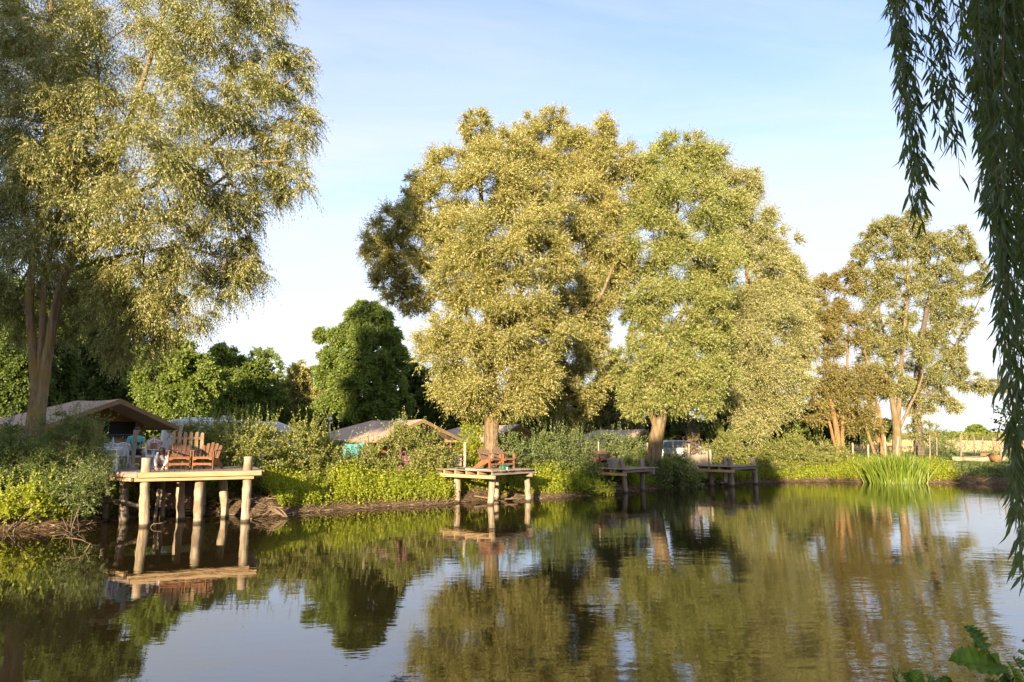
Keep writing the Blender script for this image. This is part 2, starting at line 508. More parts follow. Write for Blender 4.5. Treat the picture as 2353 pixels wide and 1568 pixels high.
# stubble field beyond the fence, then a strip of sunflowers
ny_ = N(nt, 'ShaderNodeMath', operation='MULTIPLY_ADD', i_1=5.0); L(n1.outputs['Fac'], ny_.inputs[0]); L(sp.outputs[1], ny_.inputs[2])
fy_ = N(nt, 'ShaderNodeMapRange', i_1=59, i_2=63); L(ny_.outputs[0], fy_.inputs[0])
fx_ = N(nt, 'ShaderNodeMapRange', i_1=8, i_2=13); L(sp.outputs[0], fx_.inputs[0])
ff = N(nt, 'ShaderNodeMath', operation='MULTIPLY'); L(fy_.outputs[0], ff.inputs[0]); L(fx_.outputs[0], ff.inputs[1])
stu = ramp(nt, [(.3, (.36, .25, .11)), (.7, (.52, .38, .18))]); L(n2.outputs['Fac'], stu.inputs[0])
mxb = N(nt, 'ShaderNodeMix', data_type='RGBA'); L(ff.outputs[0], mxb.inputs[0]); L(mxa.outputs[2], mxb.inputs[6]); L(stu.outputs[0], mxb.inputs[7])
sf = N(nt, 'ShaderNodeMapRange', i_1=118, i_2=122); L(ny_.outputs[0], sf.inputs[0])
sunf = ramp(nt, [(.35, (.10, .13, .02)), (.6, (.30, .26, .03))]); L(n2.outputs['Fac'], sunf.inputs[0])
mxc = N(nt, 'ShaderNodeMix', data_type='RGBA'); L(sf.outputs[0], mxc.inputs[0]); L(mxb.outputs[2], mxc.inputs[6]); L(sunf.outputs[0], mxc.inputs[7])
b = N(nt, 'ShaderNodeBsdfPrincipled', i_Roughness=.9); b.inputs['Specular IOR Level'].default_value = .2
L(mxc.outputs[2], b.inputs['Base Color'])
bp = N(nt, 'ShaderNodeBump', i_Strength=.8, i_Distance=.06); L(n2.outputs['Fac'], bp.inputs['Height']); L(bp.outputs[0], b.inputs['Normal'])
L(b.outputs[0], out.inputs[0])
me.materials.append(m)
ground = bpy.data.objects.new('ground', me); COL.objects.link(ground)
tag(ground, 'brown mud bank rising to grass and a pale stubble field', 'ground', kind='structure')

# ------------------------------------------------------------------ water: murky pond with small ripples
m, nt, out = new_mat('pond_water'); L = nt.links.new
ge = N(nt, 'ShaderNodeNewGeometry')
mpa = N(nt, 'ShaderNodeMapping'); mpa.inputs['Scale'].default_value = (1, 2.1, 1); mpa.inputs['Rotation'].default_value = (0, 0, R(-14)); L(ge.outputs['Position'], mpa.inputs[0])
na = N(nt, 'ShaderNodeTexNoise', i_Scale=2.6, i_Detail=3, i_Roughness=.5); L(mpa.outputs[0], na.inputs['Vector'])
nb = N(nt, 'ShaderNodeTexNoise', i_Scale=.55, i_Detail=2); L(mpa.outputs[0], nb.inputs['Vector'])
nm = N(nt, 'ShaderNodeTexNoise', i_Scale=.09, i_Detail=2); L(ge.outputs['Position'], nm.inputs['Vector'])
# the breeze ruffles the right hand, open part of the pond more than the sheltered left
sp = N(nt, 'ShaderNodeSeparateXYZ'); L(ge.outputs['Position'], sp.inputs[0])
br = N(nt, 'ShaderNodeMapRange', i_1=-9, i_2=7, i_3=.16, i_4=1.0); L(sp.outputs[0], br.inputs[0])
nr_ = N(nt, 'ShaderNodeMapRange', i_1=.35, i_2=.65, i_3=.6, i_4=1.25); L(nm.outputs['Fac'], nr_.inputs[0])
bm_ = N(nt, 'ShaderNodeMath', operation='MULTIPLY'); L(br.outputs[0], bm_.inputs[0]); L(nr_.outputs[0], bm_.inputs[1])
sm = N(nt, 'ShaderNodeMath', operation='MULTIPLY_ADD', i_1=2.2); L(nb.outputs['Fac'], sm.inputs[0]); L(na.outputs['Fac'], sm.inputs[2])
ht = N(nt, 'ShaderNodeMath', operation='MULTIPLY'); L(sm.outputs[0], ht.inputs[0]); L(bm_.outputs[0], ht.inputs[1])
bp = N(nt, 'ShaderNodeBump', i_Strength=.42, i_Distance=.008); L(ht.outputs[0], bp.inputs['Height'])
fr = N(nt, 'ShaderNodeFresnel', i_IOR=2.15); L(bp.outputs[0], fr.inputs['Normal'])
gl = N(nt, 'ShaderNodeBsdfGlossy', i_Roughness=.015); gl.inputs[0].default_value = (1, 1, 1, 1); L(bp.outputs[0], gl.inputs['Normal'])
df = N(nt, 'ShaderNodeBsdfDiffuse'); df.inputs[0].default_value = (.022, .015, .005, 1)
ms = N(nt, 'ShaderNodeMixShader'); L(fr.outputs[0], ms.inputs[0]); L(df.outputs[0], ms.inputs[1]); L(gl.outputs[0], ms.inputs[2])
L(ms.outputs[0], out.inputs[0])
wm = MB(); wp = [(-45, -6), (52, -6), (52, 48), (-45, 48)]
wm.add([(x, y, 0) for x, y in wp], [(0, 1, 2, 3)])
wo = wm.build('water', m); tag(wo, 'calm brown pond reflecting trees and sky', 'water', kind='structure')

# ------------------------------------------------------------------ shared materials
M = {}
M['bark_willow'] = surf('willow_bark', [(.06, .042, .026), (.22, .155, .09), (.40, .30, .19)], 9, .95, 1.0, stretch=(1, 1, .2), dist=.12, bscale=9, grime=((.20, .13, .03), 1.1))
M['bark_ochre'] = surf('ochre_bark', [(.10, .055, .02), (.26, .15, .06), (.36, .24, .12)], 8, .95, 1.0, stretch=(1, 1, .22), dist=.1, bscale=9)
M['bark_dark'] = surf('dark_bark', [(.06, .045, .03), (.12, .09, .06), (.18, .14, .10)], 7, .9, .8, stretch=(1, 1, .25), dist=.03)
M['twig'] = surf('dry_twig', [(.10, .065, .035), (.24, .17, .105)], 12, .85, .4, stretch=(1, 1, 1))
M['lf_willow'] = leaf_mat('willow_leaf', (.10, .13, .018), (.26, .23, .050), (.41, .38, .19), (.36, .37, .07), .3, var=.45)
M['lf_willow_pale'] = leaf_mat('pale_willow_leaf', (.135, .155, .016), (.35, .30, .060), (.51, .455, .21), (.47, .45, .07), .32, var=.4)
M['lf_willow_green'] = leaf_mat('green_willow_leaf', (.11, .16, .016), (.29, .29, .055), (.46, .44, .19), (.42, .46, .06), .33, var=.4)
M['lf_willow_silver'] = leaf_mat('silver_willow_leaf', (.14, .165, .025), (.35, .32, .09), (.52, .48, .26), (.44, .44, .09), .32, var=.4)
M['bark_patched'] = surf('patched_bark', [(.09, .06, .035), (.28, .195, .11), (.46, .34, .20)], 9, .95, 1.0, stretch=(1, 1, .2), dist=.12, bscale=9, grime=((.32, .20, .05), 1.0))  # lighter, warmer willow bark with random ochre patches
M['lf_ochre'] = leaf_mat('ochre_leaf', (.15, .135, .020), (.26, .205, .04), (.32, .27, .12), (.40, .34, .05), .32)
M['lf_oak'] = leaf_mat('ash_leaf', (.13, .19, .022), (.25, .29, .045), (.20, .25, .08), (.36, .45, .05), .38)
M['lf_dark'] = leaf_mat('dark_leaf', (.075, .12, .02), (.14, .18, .03), (.12, .155, .055), (.24, .31, .04), .34)
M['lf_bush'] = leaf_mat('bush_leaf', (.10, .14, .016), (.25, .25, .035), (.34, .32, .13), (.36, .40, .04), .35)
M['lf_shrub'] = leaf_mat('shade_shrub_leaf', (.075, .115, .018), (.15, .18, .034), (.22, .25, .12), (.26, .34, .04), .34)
M['lf_nettle'] = leaf_mat('nettle_leaf', (.19, .245, .010), (.37, .38, .020), (.30, .33, .06), (.62, .66, .04), .42)
M['lf_reed'] = leaf_mat('reed_leaf', (.10, .17, .016), (.25, .28, .04), (.22, .27, .06), (.40, .52, .05), .36, rough=.4, var=.6)
M['lf_grass'] = leaf_mat('grass_blade', (.045, .08, .012), (.10, .12, .025), (.10, .12, .03), (.2, .25, .03), .3)
M['lf_hang'] = leaf_mat('weeping_leaf', (.055, .085, .024), (.11, .15, .036), (.17, .20, .12), (.26, .38, .05), .36, rough=.4, spec=.5)
M['lf_straw'] = leaf_mat('dry_straw', (.16, .11, .06), (.30, .22, .12), (.24, .17, .1), (.2, .15, .08), .1)

WG = dict(rough=.8)
def wood(name, cols, axis, **k):
    st = {'x': (.12, 1, 1), 'y': (1, .12, 1), 'z': (1, 1, .12)}[axis]
    return surf(name, cols, k.pop('scale', 14), .8, k.pop('bump', .5), stretch=st, dist=.012, **k)
pine = [(.27, .17, .085), (.43, .285, .15), (.52, .37, .21)]
grey = [(.16, .125, .09), (.27, .215, .16), (.36, .30, .23)]
redw = [(.07, .032, .018), (.14, .068, .038), (.21, .11, .066)]
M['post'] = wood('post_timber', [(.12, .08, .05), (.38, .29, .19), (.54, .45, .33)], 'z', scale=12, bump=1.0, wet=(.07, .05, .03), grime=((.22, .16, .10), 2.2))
M['post_shade_grey'] = wood('grey_post_timber', [(.09, .065, .05), (.26, .205, .16), (.38, .31, .25)], 'z', scale=12, bump=1.0, wet=(.06, .045, .03), grime=((.15, .12, .09), 2.2))  # darker copy of the post timber: shade on the jetty posts put into colour
for a in 'xyz':
    M['pine_' + a] = wood('pine_' + a, pine, a); M['grey_' + a] = wood('grey_timber_' + a, grey, a); M['red_' + a] = wood('red_stain_' + a, redw, a)
M['red_orange'] = wood('orange_stain', [(.14, .052, .02), (.23, .09, .036), (.29, .135, .062)], 'z')
M['red_brown'] = wood('brown_slats', [(.12, .075, .05), (.19, .115, .075), (.26, .17, .12)], 'z')
M['fence_wood'] = wood('fence_wood', [(.22, .17, .12), (.38, .30, .22), (.48, .40, .30)], 'z')
M['metal'] = plain('grey_metal', (.32, .32, .32), .4, .9)
M['wire'] = plain('wire', (.35, .34, .33), .5, .7)
M['white_plastic'] = plain('white_plastic', (.72, .73, .75), .4, var=.04)
M['white_paint'] = plain('white_paint', (.68, .70, .72), .35, var=.05)
M['black'] = plain('black_plastic', (.02, .02, .022), .5)
M['glass_dark'] = plain('dark_glass', (.03, .04, .05), .08, spec=.8)
# ================================================================== JETTIES
def post(mb, pts, rad, n=10, seed=0):
    p, r = interp(pts, rad, .16)
    q_ = random.Random(seed + 50); r = [x * (1 + .09 * (q_.random() - .5)) for x in r]; p = [v + Vector((q_.uniform(-.008, .008), q_.uniform(-.008, .008), 0)) for v in p]
    mb.tube(p, r, n + 3, wob=.2, seed=seed)

# ---- the large platform
pa, pb = G(331, 1210.5), G(564, 1199)
u1 = (pb - pa).normalized(); v1 = Vector((-u1.y, u1.x, 0))
f0 = pa - v1 * .26
def on_line(px, p0, d):
    k = (px - CX) / FP           # x = k*(y) up to pitch: solve on the ray plane
    for _ in range(1): pass
    # vertical plane through the camera and the pixel column at the height of the deck
    r = ray(px, 1090)
    k = r.x / r.y
    t = (k * p0.y - p0.x) / (d.x - k * d.y)
    return p0 + d * t
A1 = on_line(318, f0, u1); B1 = on_line(600, f0, u1)
Z1 = P(318, 1087, A1.y).z
rz1 = math.atan2(u1.y, u1.x)
J1 = thing('jetty', (A1.x, A1.y, 0), 'big timber platform on thick round posts in front of the nearest tent', 'jetty', 'timber jetties along the bank', rz1)
loc1 = Matrix.Translation(Vector((A1.x, A1.y, 0))) @ Matrix.Rotation(rz1, 4, 'Z')
inv1 = loc1.inverted()
W1 = (B1 - A1).length
mb = MB()
rr = random.Random(3)
s = -2.9
while s < W1 - .02:
    pw = .142
    t0 = 0.03 if s >= 0 else -s * 1.55 + .03
    mb.box((s + pw / 2, (t0 + 4.6) / 2, Z1 - .018 + rr.uniform(-.003, .003)), (pw - .008, 4.6 - t0, .036))
    s += pw
mb.build('deck', M['grey_y'], J1, bevel=.004)
mb = MB(); mb.box((W1 / 2, 0, Z1 - .072), (W1 + .02, .045, .145)); mb.build('front_fascia', M['pine_x'], J1, bevel=.005)
mb = MB(); mb.box((W1 / 2 - .15, .12, Z1 - .205), (W1 - .1, .1, .105)); mb.build('front_beam', M['pine_x'], J1, bevel=.005)
mb = MB(); mb.beam((-.02, .0, Z1 - .085), (-1.35, 2.12, Z1 - .085), .045, .12); mb.build('side_fascia', M['grey_y'], J1, bevel=.004)
mb = MB(); mb.beam((-.18, .5, Z1 - .2), (-1.1, 1.95, Z1 - .2), .09, .15); mb.build('side_beam', M['pine_y'], J1, bevel=.005)
mb = MB()
for yy in (1.35, 2.5, 3.7): mb.box((W1 / 2 - .6, yy, Z1 - .19), (W1 + 1.6, .09, .15))
for xx in np.arange(.25, W1, .55): mb.box((xx, 2.2, Z1 - .078), (.06, 4.1, .08))
mb.build('joists', M['grey_x'], J1)
def j1pt(px, py, ztop_px=None):
    return inv1 @ G(px, py)
def j1post(pts_px, rad, ztop, name='post', mat='post', sd=0):
    base = G(*pts_px[0]); Yb = base.y
    pts = [inv1 @ (base + Vector((0, 0, -.8)))] + [inv1 @ P(q[0], q[1], Yb) for q in pts_px]
    pts[0].x, pts[0].y = pts[1].x, pts[1].y
    if ztop: pts[-1].z = ztop
    m_ = MB(); post(m_, pts, [rad] * len(pts), 10, sd); m_.build(name, M[mat], J1, smooth=True)
j1post([(284, 1202), (285, 1150), (285.5, 1094)], .128, Z1 - .17, mat='post_shade_grey', sd=1)
j1post([(331, 1210.5), (332, 1150), (335, 1100), (337, 1052.5)], .135, None, sd=2)
j1post([(415, 1195.7), (414.5, 1150), (415, 1098)], .122, Z1 - .12, sd=3)
j1post([(455, 1203), (455.5, 1160), (458, 1130), (459, 1098)], .135, Z1 - .155, sd=4)
j1post([(517, 1190), (516.5, 1160), (513, 1125), (513.5, 1096)], .125, Z1 - .12, sd=5)
j1post([(564, 1199), (566, 1150), (569, 1100), (570, 1049.5)], .132, None, sd=6)
# props on the bank under the deck
for k, (x0, y0, x1, y1, Y, r_) in enumerate([(375, 1166, 375, 1098, 22.5, .085), (357, 1160, 364, 1124, 22.2, .05), (469, 1146, 468, 1098, 23.2, .08), (245, 1160, 249, 1100, 22.0, .09)]):
    m_ = MB(); b0 = inv1 @ (P(x0, y0, Y)); b0.z = min(b0.z, hz_at(P(x0, y0, Y).x, Y)) - .3; t0 = inv1 @ P(x1, y1, Y)
    if k != 1: t0.z = Z1 - .12
    post(m_, [b0, b0.lerp(t0, .5), t0], [r_, r_ * .97, r_ * .95], 8, k); m_.build('prop', M['post_shade_grey'], J1, smooth=True)

# retaining boards in the bank behind
c0, c1 = P(304, 1150, 23.7), P(460, 1150, 24.5)
rb = thing('retaining_wall', (c0.x, c0.y, .12), 'rough horizontal boards holding back the bank under the big platform', 'retaining wall')
d_ = (c1 - c0); d_.z = 0
for k in range(5):
    m_ = MB(); zz = .1 + k * .19
    m_.beam((0, 0, zz), (d_.x, d_.y, zz + .01), .05, .185); m_.build('board', M['red_brown'], rb, bevel=.006)
for k in range(4):
    m_ = MB(); q = Vector((0, 0, 0)) + d_ * (.04 + k * .31) + v1 * .08; m_.box((q.x, q.y, .45), (.09, .09, 1.1)); m_.build('stake', M['post_shade_grey'], rb)

# ---- the three smaller jetties, all of one pattern
def small_jetty(near_px, zd, ang, wa, wb, posts, stubs, label, matp):
    near_w = P(near_px[0], near_px[1], near_px[2])
    a_ = Vector((math.cos(ang), math.sin(ang), 0)); b_ = Vector((-a_.y, a_.x, 0))
    root = thing('jetty', (near_w.x, near_w.y, 0), label, 'jetty', 'timber jetties along the bank', ang)
    mat_ = Matrix.Translation(Vector((near_w.x, near_w.y, 0))) @ Matrix.Rotation(ang, 4, 'Z'); inv = mat_.inverted()
    rr = random.Random(int(near_px[0]))
    m_ = MB(); x = 0.0
    while x < wa:
        e = rr.uniform(-.03, .04)
        m_.box((x + .07, (wb - .1) / 2 + e, zd - .018 + rr.uniform(-.004, .004)), (.13, wb + .1, .034)); x += .142
    m_.build('deck', M['grey_y'], root, bevel=.004)
    m_ = MB(); m_.box((wa / 2 + .06, .06, zd - .11), (wa - .05, .06, .14)); m_.build('front_fascia', M['grey_x'], root, bevel=.005)
    m_ = MB(); m_.box((.1, wb / 2 - .1, zd - .245), (.08, wb, .13)); m_.build('side_beam', M['pine_y'], root, bevel=.005)
    m_ = MB()
    for yy in np.arange(.75, wb, .62): m_.box((wa / 2 + .03, yy, zd - .105), (wa - .06, .07, .135))
    m_.build('joists', M['pine_x'], root)
    m_ = MB(); m_.box((wa - .2, wb / 2 - .3, zd - .245), (.08, wb - .5, .13)); m_.build('far_beam', M['grey_y'], root, bevel=.005)
    for k, (q, top, r_, over) in enumerate(posts):
        b0 = G(*q); Yb = b0.y
        t0 = P(top[0], top[1], Yb)
        lo = inv @ (b0 + Vector((0, 0, -.8))); mid = inv @ b0; hi = inv @ t0
        if not over: hi.z = zd - .17
        m_ = MB(); post(m_, [lo, mid, mid.lerp(hi, .55) + Vector((.02, 0, 0)), hi], [r_ * 1.02, r_, r_ * .98, r_ * .96], 9, k + int(near_px[0]))
        m_.build('post', M[matp], root, smooth=True)
    for (q, Yb, r_, z0, z1) in stubs:
        p_ = inv @ P(q, 1075, Yb); m_ = MB(); post(m_, [(p_.x, p_.y, z0), (p_.x + .01, p_.y, (z0 + z1) / 2), (p_.x, p_.y, z1)], [r_, r_, r_ * .95], 9, int(q)); m_.build('post', M[matp], root, smooth=True)
    return root, mat_, inv

Z2 = P(1128, 1082, 26.25).z
ANG2 = R(49.5)
J2 = small_jetty((1129, 1082, 26.1), Z2, ANG2, 2.6, 3.0,
                 [((1127.5, 1160.1), (1131, 1090), .135, False), ((1050.5, 1154.9), (1051, 1082), .135, False), ((1213.7, 1152), (1210, 1088), .12, False), ((1139.5, 1149), (1141, 1090), .12, False)],
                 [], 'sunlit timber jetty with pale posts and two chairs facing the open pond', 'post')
Z3 = P(1435, 1078, 31.9).z
J3 = small_jetty((1432, 1078, 31.7), Z3, R(46), 2.7, 2.4,
                 [((1437, 1133), (1427, 1053), .125, True), ((1476, 1127.6), (1474, 1053), .125, True)],
                 [(1366, 33.4, .1, .1, Z3 + .1)], 'shaded timber jetty with two slant-cut posts and a grey planter box on its deck', 'post_shade_grey')
Z4 = P(1681, 1072.3, 36.2).z
J4 = small_jetty((1681, 1072.3, 36.0), Z4, R(44), 2.9, 2.2,
                 [((1681.7, 1117.8), (1676, 1052.5), .14, True), ((1636, 1116.6), (1634, 1080), .125, False), ((1736.7, 1113), (1729.5, 1053), .13, True)],
                 [(1666, 37.3, .12, .2, Z4 + .46)], 'empty timber jetty with leaning posts in front of the sunlit gate', 'post_shade_grey')

# ================================================================== FURNITURE
def adirondack(loc, rz, label, brown_wood=False):
    t = thing('garden_chair', loc, label, 'chair', 'slatted wooden armchairs on the jetties', rz)
    ms = M['red_brown'] if brown_wood else M['red_x']; mb_ = M['red_brown'] if brown_wood else M['red_z']; ml = M['red_orange']
    m = MB()
    for k in range(6):
        y = -.27 + k * .088
        m.box((0, y, .405 - k * .018), (.56, .082, .022), Matrix.Rotation(R(-11), 3, 'X'))
    m.build('seat', ms, t, bevel=.004)
    m = MB()
    for k in range(5):
        x = (k - 2) * .112; fan = (k - 2) * R(3.2)
        top = .62 - abs(k - 2) ** 1.6 * .035
        rot = Matrix.Rotation(R(-24), 3, 'X') @ Matrix.Rotation(fan, 3, 'Y')
        n_ = 6; prof = [(-.049, 0), (.049, 0), (.052, top - .05)] + [(.052 * math.cos(a), top - .05 + .05 * math.sin(a)) for a in [math.pi * q / n_ for q in range(1, n_)]] + [(-.052, top - .05)]
        vs = [rot @ Vector((px_, yy, pz_)) + Vector((x, .2, .30)) for yy in (-.011, .011) for px_, pz_ in prof]
        nn = len(prof)
        m.add(vs, [tuple(range(nn)), tuple(range(2 * nn - 1, nn - 1, -1))] + [(i, (i + 1) % nn, nn + (i + 1) % nn, nn + i) for i in range(nn)])
    m.build('backrest', mb_, t)
    for sx_ in (-1, 1):
        m = MB(); m.prism([(sx_ * .27, -.34), (sx_ * .40, -.34), (sx_ * .385, .1), (sx_ * .32, .38), (sx_ * .27, .38)], .60, .624); m.build('armrest', ms, t, bevel=.004)
        m = MB(); m.box((sx_ * .315, -.26, .30), (.028, .11, .60)); m.build('front_leg', ml, t, bevel=.004)
        m = MB()
        prof = [(-.30, .40), (-.30, .30), (.15, .14), (.52, .0), (.66, .0), (.56, .12), (.2, .34)]
        vs = [(sx_ * .285 + q, y, z) for q in (-.013, .013) for y, z in prof]; nn = len(prof)
        m.add(vs, [tuple(range(nn)), tuple(range(2 * nn - 1, nn - 1, -1))] + [(i, (i + 1) % nn, nn + (i + 1) % nn, nn + i) for i in range(nn)])
        m.build('side_rail', ml, t)
    m = MB()
    for pts in ([(-.29, .40), (.29, .40), (.29, .31), (.22, .31), (.18, .345), (-.18, .345), (-.22, .31), (-.29, .31)], [(-.29, .22), (.29, .22), (.29, .13), (.24, .13), (.2, .15), (-.2, .15), (-.24, .13), (-.29, .13)]):
        nn = len(pts); vs = [(x, yy, z) for yy in (-.345, -.32) for x, z in pts]
        m.add(vs, [tuple(range(nn)), tuple(range(2 * nn - 1, nn - 1, -1))] + [(i, (i + 1) % nn, nn + (i + 1) % nn, nn + i) for i in range(nn)])
    m.build('front_apron', ms if brown_wood else M['red_orange'], t)  # apron is brown like the slats when the flag is set, orange otherwise
    m = MB(); m.box((0, .45, .60), (.72, .05, .03)); m.build('back_brace', ml, t, bevel=.004)
    return t

def onz(px, py, z):
    return G(px, py, z)
adirondack(onz(410, 1079.5, Z1), R(27), 'reddish slatted armchair in front of the picket screen, squarely facing the pond')
adirondack(onz(474, 1079, Z1), R(2), 'reddish slatted armchair turned sideways beside the hedge, to one side of the picket screen')
adirondack(onz(1137, 1078, Z2) + Vector((-.2, .25, 0)), R(49), 'brown and orange slatted armchair nearest the fishing rod on the sunlit jetty', True)
adirondack(onz(1166, 1077, Z2) + Vector((-.15, .2, 0)), R(46), 'brown and orange slatted armchair behind the green tackle box', True)
adirondack(onz(1378, 1073.6, Z3), R(45), 'shaded slatted armchair nearest the dark bush on the jetty with the planter box', True)
adirondack(onz(1400, 1073.2, Z3) + Vector((.0, .3, 0)), R(43), 'shaded orange slatted armchair half hidden behind the grey planter box', True)

# picket screen behind the chairs
def pickets(m, x0, n, pitch, wd, h, th=.022, hs=None):
    for k in range(n):
        x = x0 + k * pitch; hh = h + (hs[k % len(hs)] if hs else 0)
        prof = [(x - wd / 2, 0), (x + wd / 2, 0), (x + wd / 2, hh - wd / 2)] + [(x + wd / 2 * math.cos(a), hh - wd / 2 + wd / 2 * math.sin(a)) for a in [math.pi * q / 6 for q in range(1, 6)]] + [(x - wd / 2, hh - wd / 2)]
        nn = len(prof); vs = [(px_, yy, pz_) for yy in (-th / 2, th / 2) for px_, pz_ in prof]
        m.add(vs, [tuple(range(nn)), tuple(range(2 * nn - 1, nn - 1, -1))] + [(i, (i + 1) % nn, nn + (i + 1) % nn, nn + i) for i in range(nn)])
sc0 = onz(393, 1077.5, Z1)
ps = thing('picket_screen', sc0, 'short screen of six round-topped wooden pickets behind the chairs on the big platform', 'fence', None, R(27))
for k in range(6):
    m = MB(); pickets(m, k * .172 + .02, 1, 1, .105, 1.24 + [0, -.02, -.03, -.02, -.03, -.05][k]); m.build('picket', M['pine_z'], ps)
for zz in (.35, 1.0):
    m = MB(); m.box((.45, .03, zz), (1.0, .035, .09)); m.build('rail', M['pine_x'], ps, bevel=.004)
m = MB(); m.box((.22, .09, .68), (.09, .09, 1.36)); m.build('support_post', M['fence_wood'], ps, bevel=.004)

# moulded white chairs and table
def plastic_chair(loc, rz, label, towel=False):
    t = thing('plastic_chair', loc, label, 'chair', 'white moulded garden chairs on the big platform', rz)
    wp_ = M['white_plastic']
    m = MB()
    ys = [-.25, -.2, -.05, .1, .2]; zs = [.43, .45, .44, .43, .425]
    vs, fs_ = [], []
    for i, (y, z) in enumerate(zip(ys, zs)):
        for j in range(5): vs.append((-.23 + j * .115, y, z - .012 * (1 - abs(j - 2) / 2)))
    for i in range(4):
        for j in range(4): fs_.append((i * 5 + j, i * 5 + j + 1, (i + 1) * 5 + j + 1, (i + 1) * 5 + j))
    m.add(vs, fs_); m.box((0, -.25, .40), (.46, .02, .06))
    for sx_ in (-1, 1): m.box((sx_ * .225, -.02, .405), (.02, .46, .05))
    o = m.build('seat', wp_, t, smooth=False); so = o.modifiers.new('solid', 'SOLIDIFY'); so.thickness = .012
    # back: rim, spine and chevron slats with open slots between
    def bk(x, h):  # a point of the curved back
        return Vector((x, .2 + h * .22 - .06 * (x / .25) ** 2 + .03, .42 + h * .44))
    m = MB()
    rim = [bk(-.2 - .03 * math.sin(math.pi * k / 8), k / 8 * .78) for k in range(9)]
    arc = [bk(-.2 + .4 * k / 8, .78 + .2 * math.sin(math.pi * k / 8)) for k in range(1, 8)]
    rim2 = [bk(.2 + .03 * math.sin(math.pi * k / 8), k / 8 * .78) for k in range(8, -1, -1)]
    pts, rad = rim + arc + rim2, [.018] * (len(rim) + len(arc) + len(rim2))
    m.tube(pts, rad, 6)
    m.tube([bk(0, k / 6 * .97) for k in range(7)], [.022] * 7, 6)
    for k in range(10):
        h = .06 + k * .088
        for sx_ in (-1, 1):
            a, b = bk(sx_ * .01, h - .02), bk(sx_ * .205, min(h + .10, .92 - .0 * k))
            m.beam(a, b, .012, .026, (0, -1, .3))
    m.build('backrest', wp_, t)
    for sx_ in (-1, 1):
        m = MB(); m.tube([bk(sx_ * .225, .45), Vector((sx_ * .275, .1, .64)), Vector((sx_ * .28, -.15, .645)), Vector((sx_ * .265, -.24, .60))], [.02, .026, .026, .022], 6); m.build('armrest', wp_, t, smooth=True)
        m = MB(); m.tube([(sx_ * .265, -.24, .61), (sx_ * .25, -.25, .3), (sx_ * .262, -.28, 0)], [.025, .026, .02], 7); m.build('leg', wp_, t, smooth=True)
        m = MB(); m.tube([(sx_ * .215, .2, .44), (sx_ * .225, .26, .22), (sx_ * .24, .31, 0)], [.03, .026, .02], 7); m.build('leg', wp_, t, smooth=True)
    return t
p_ch1 = onz(281, 1077.5, Z1)
plastic_chair(p_ch1, R(205), 'white moulded chair with its slotted back to the pond, closest to the netting post')
plastic_chair(onz(247, 1077, Z1) + Vector((0, .3, 0)), R(196), 'white moulded chair behind the plastic table, half covered by the shrub')
seat_p = P(306, 1072, 23.0); seat_p.z = Z1
plastic_chair(seat_p + Vector((.0, .05, 0)), R(42), 'white moulded chair on which the person in turquoise sits')
tow_c = P(352, 1072, 23.3); tow_c.z = Z1
tc_ = plastic_chair(tow_c, R(30), 'white moulded high-backed chair draped with a flowered towel')
for ch in tc_.children:
    if ch.name.startswith('backrest'):
        ch.scale = (1.05, 1.0, 1.28); ch.location = (0, 0, -.12)
# towel with printed flowers
M['towel'] = None
m_, nt, out = new_mat('flower_towel'); L = nt.links.new
tcn = N(nt, 'ShaderNodeTexCoord'); vo = N(nt, 'ShaderNodeTexVoronoi', i_Scale=4.2); L(tcn.outputs['Object'], vo.inputs['Vector'])
no_ = N(nt, 'ShaderNodeTexNoise', i_Scale=16, i_Detail=2, i_Distortion=1.5); L(tcn.outputs['Object'], no_.inputs['Vector'])
mu = N(nt, 'ShaderNodeMath', operation='MULTIPLY_ADD', i_1=-.55, i_2=.62); L(vo.outputs['Distance'], mu.inputs[0])
mm = N(nt, 'ShaderNodeMath', operation='MULTIPLY_ADD', i_1=.55); L(no_.outputs['Fac'], mm.inputs[0]); L(mu.outputs[0], mm.inputs[2])
rp = ramp(nt, [(.60, (.72, .66, .58)), (.66, (.66, .45, .42)), (.72, (.45, .04, .04)), (.84, (.30, .05, .04))]); rp.color_ramp.interpolation = 'LINEAR'; L(mm.outputs[0], rp.inputs[0])
n3 = N(nt, 'ShaderNodeTexNoise', i_Scale=2.2); L(tcn.outputs['Object'], n3.inputs['Vector'])
r3 = ramp(nt, [(.42, (.78, .60, .60)), (.55, (.80, .76, .70)), (.68, (.74, .72, .46))]); L(n3.outputs['Fac'], r3.inputs[0])
mxx = N(nt, 'ShaderNodeMix', data_type='RGBA', blend_type='MULTIPLY', i_0=.9); L(r3.outputs[0], mxx.inputs[6]); L(rp.outputs[0], mxx.inputs[7])
b = N(nt, 'ShaderNodeBsdfPrincipled', i_Roughness=.95); L(mxx.outputs[2], b.inputs['Base Color']); L(b.outputs[0], out.inputs[0])
gain_ = mxx
M['towel'] = m_
m = MB(); vs, fs_ = [], []
for i in range(11):
    h = i / 10
    wv = .25 * (1 - .55 * max(0, (h - .72) / .28) ** 2) + .03 * math.sin(h * 9)
    for j in range(9):
        x = (j / 8 - .5) * 2 * wv
        vs.append((x, .205 + h * .27 - .07 * (x / .25) ** 2 + .012 * math.sin(j * 1.9 + h * 4), .40 + h * .62 - .03 * (x / .25) ** 2))
for i in range(10):
    for j in range(8): fs_.append((i * 9 + j, i * 9 + j + 1, (i + 1) * 9 + j + 1, (i + 1) * 9 + j))
m.add(vs, fs_); o = m.build('towel', M['towel'], smooth=True); o.location = tow_c; o.rotation_euler = (0, 0, R(30))
so = o.modifiers.new('solid', 'SOLIDIFY'); so.thickness = .012
tag(o, 'cream beach towel printed with red and pink flowers hung over a chair back', 'towel')

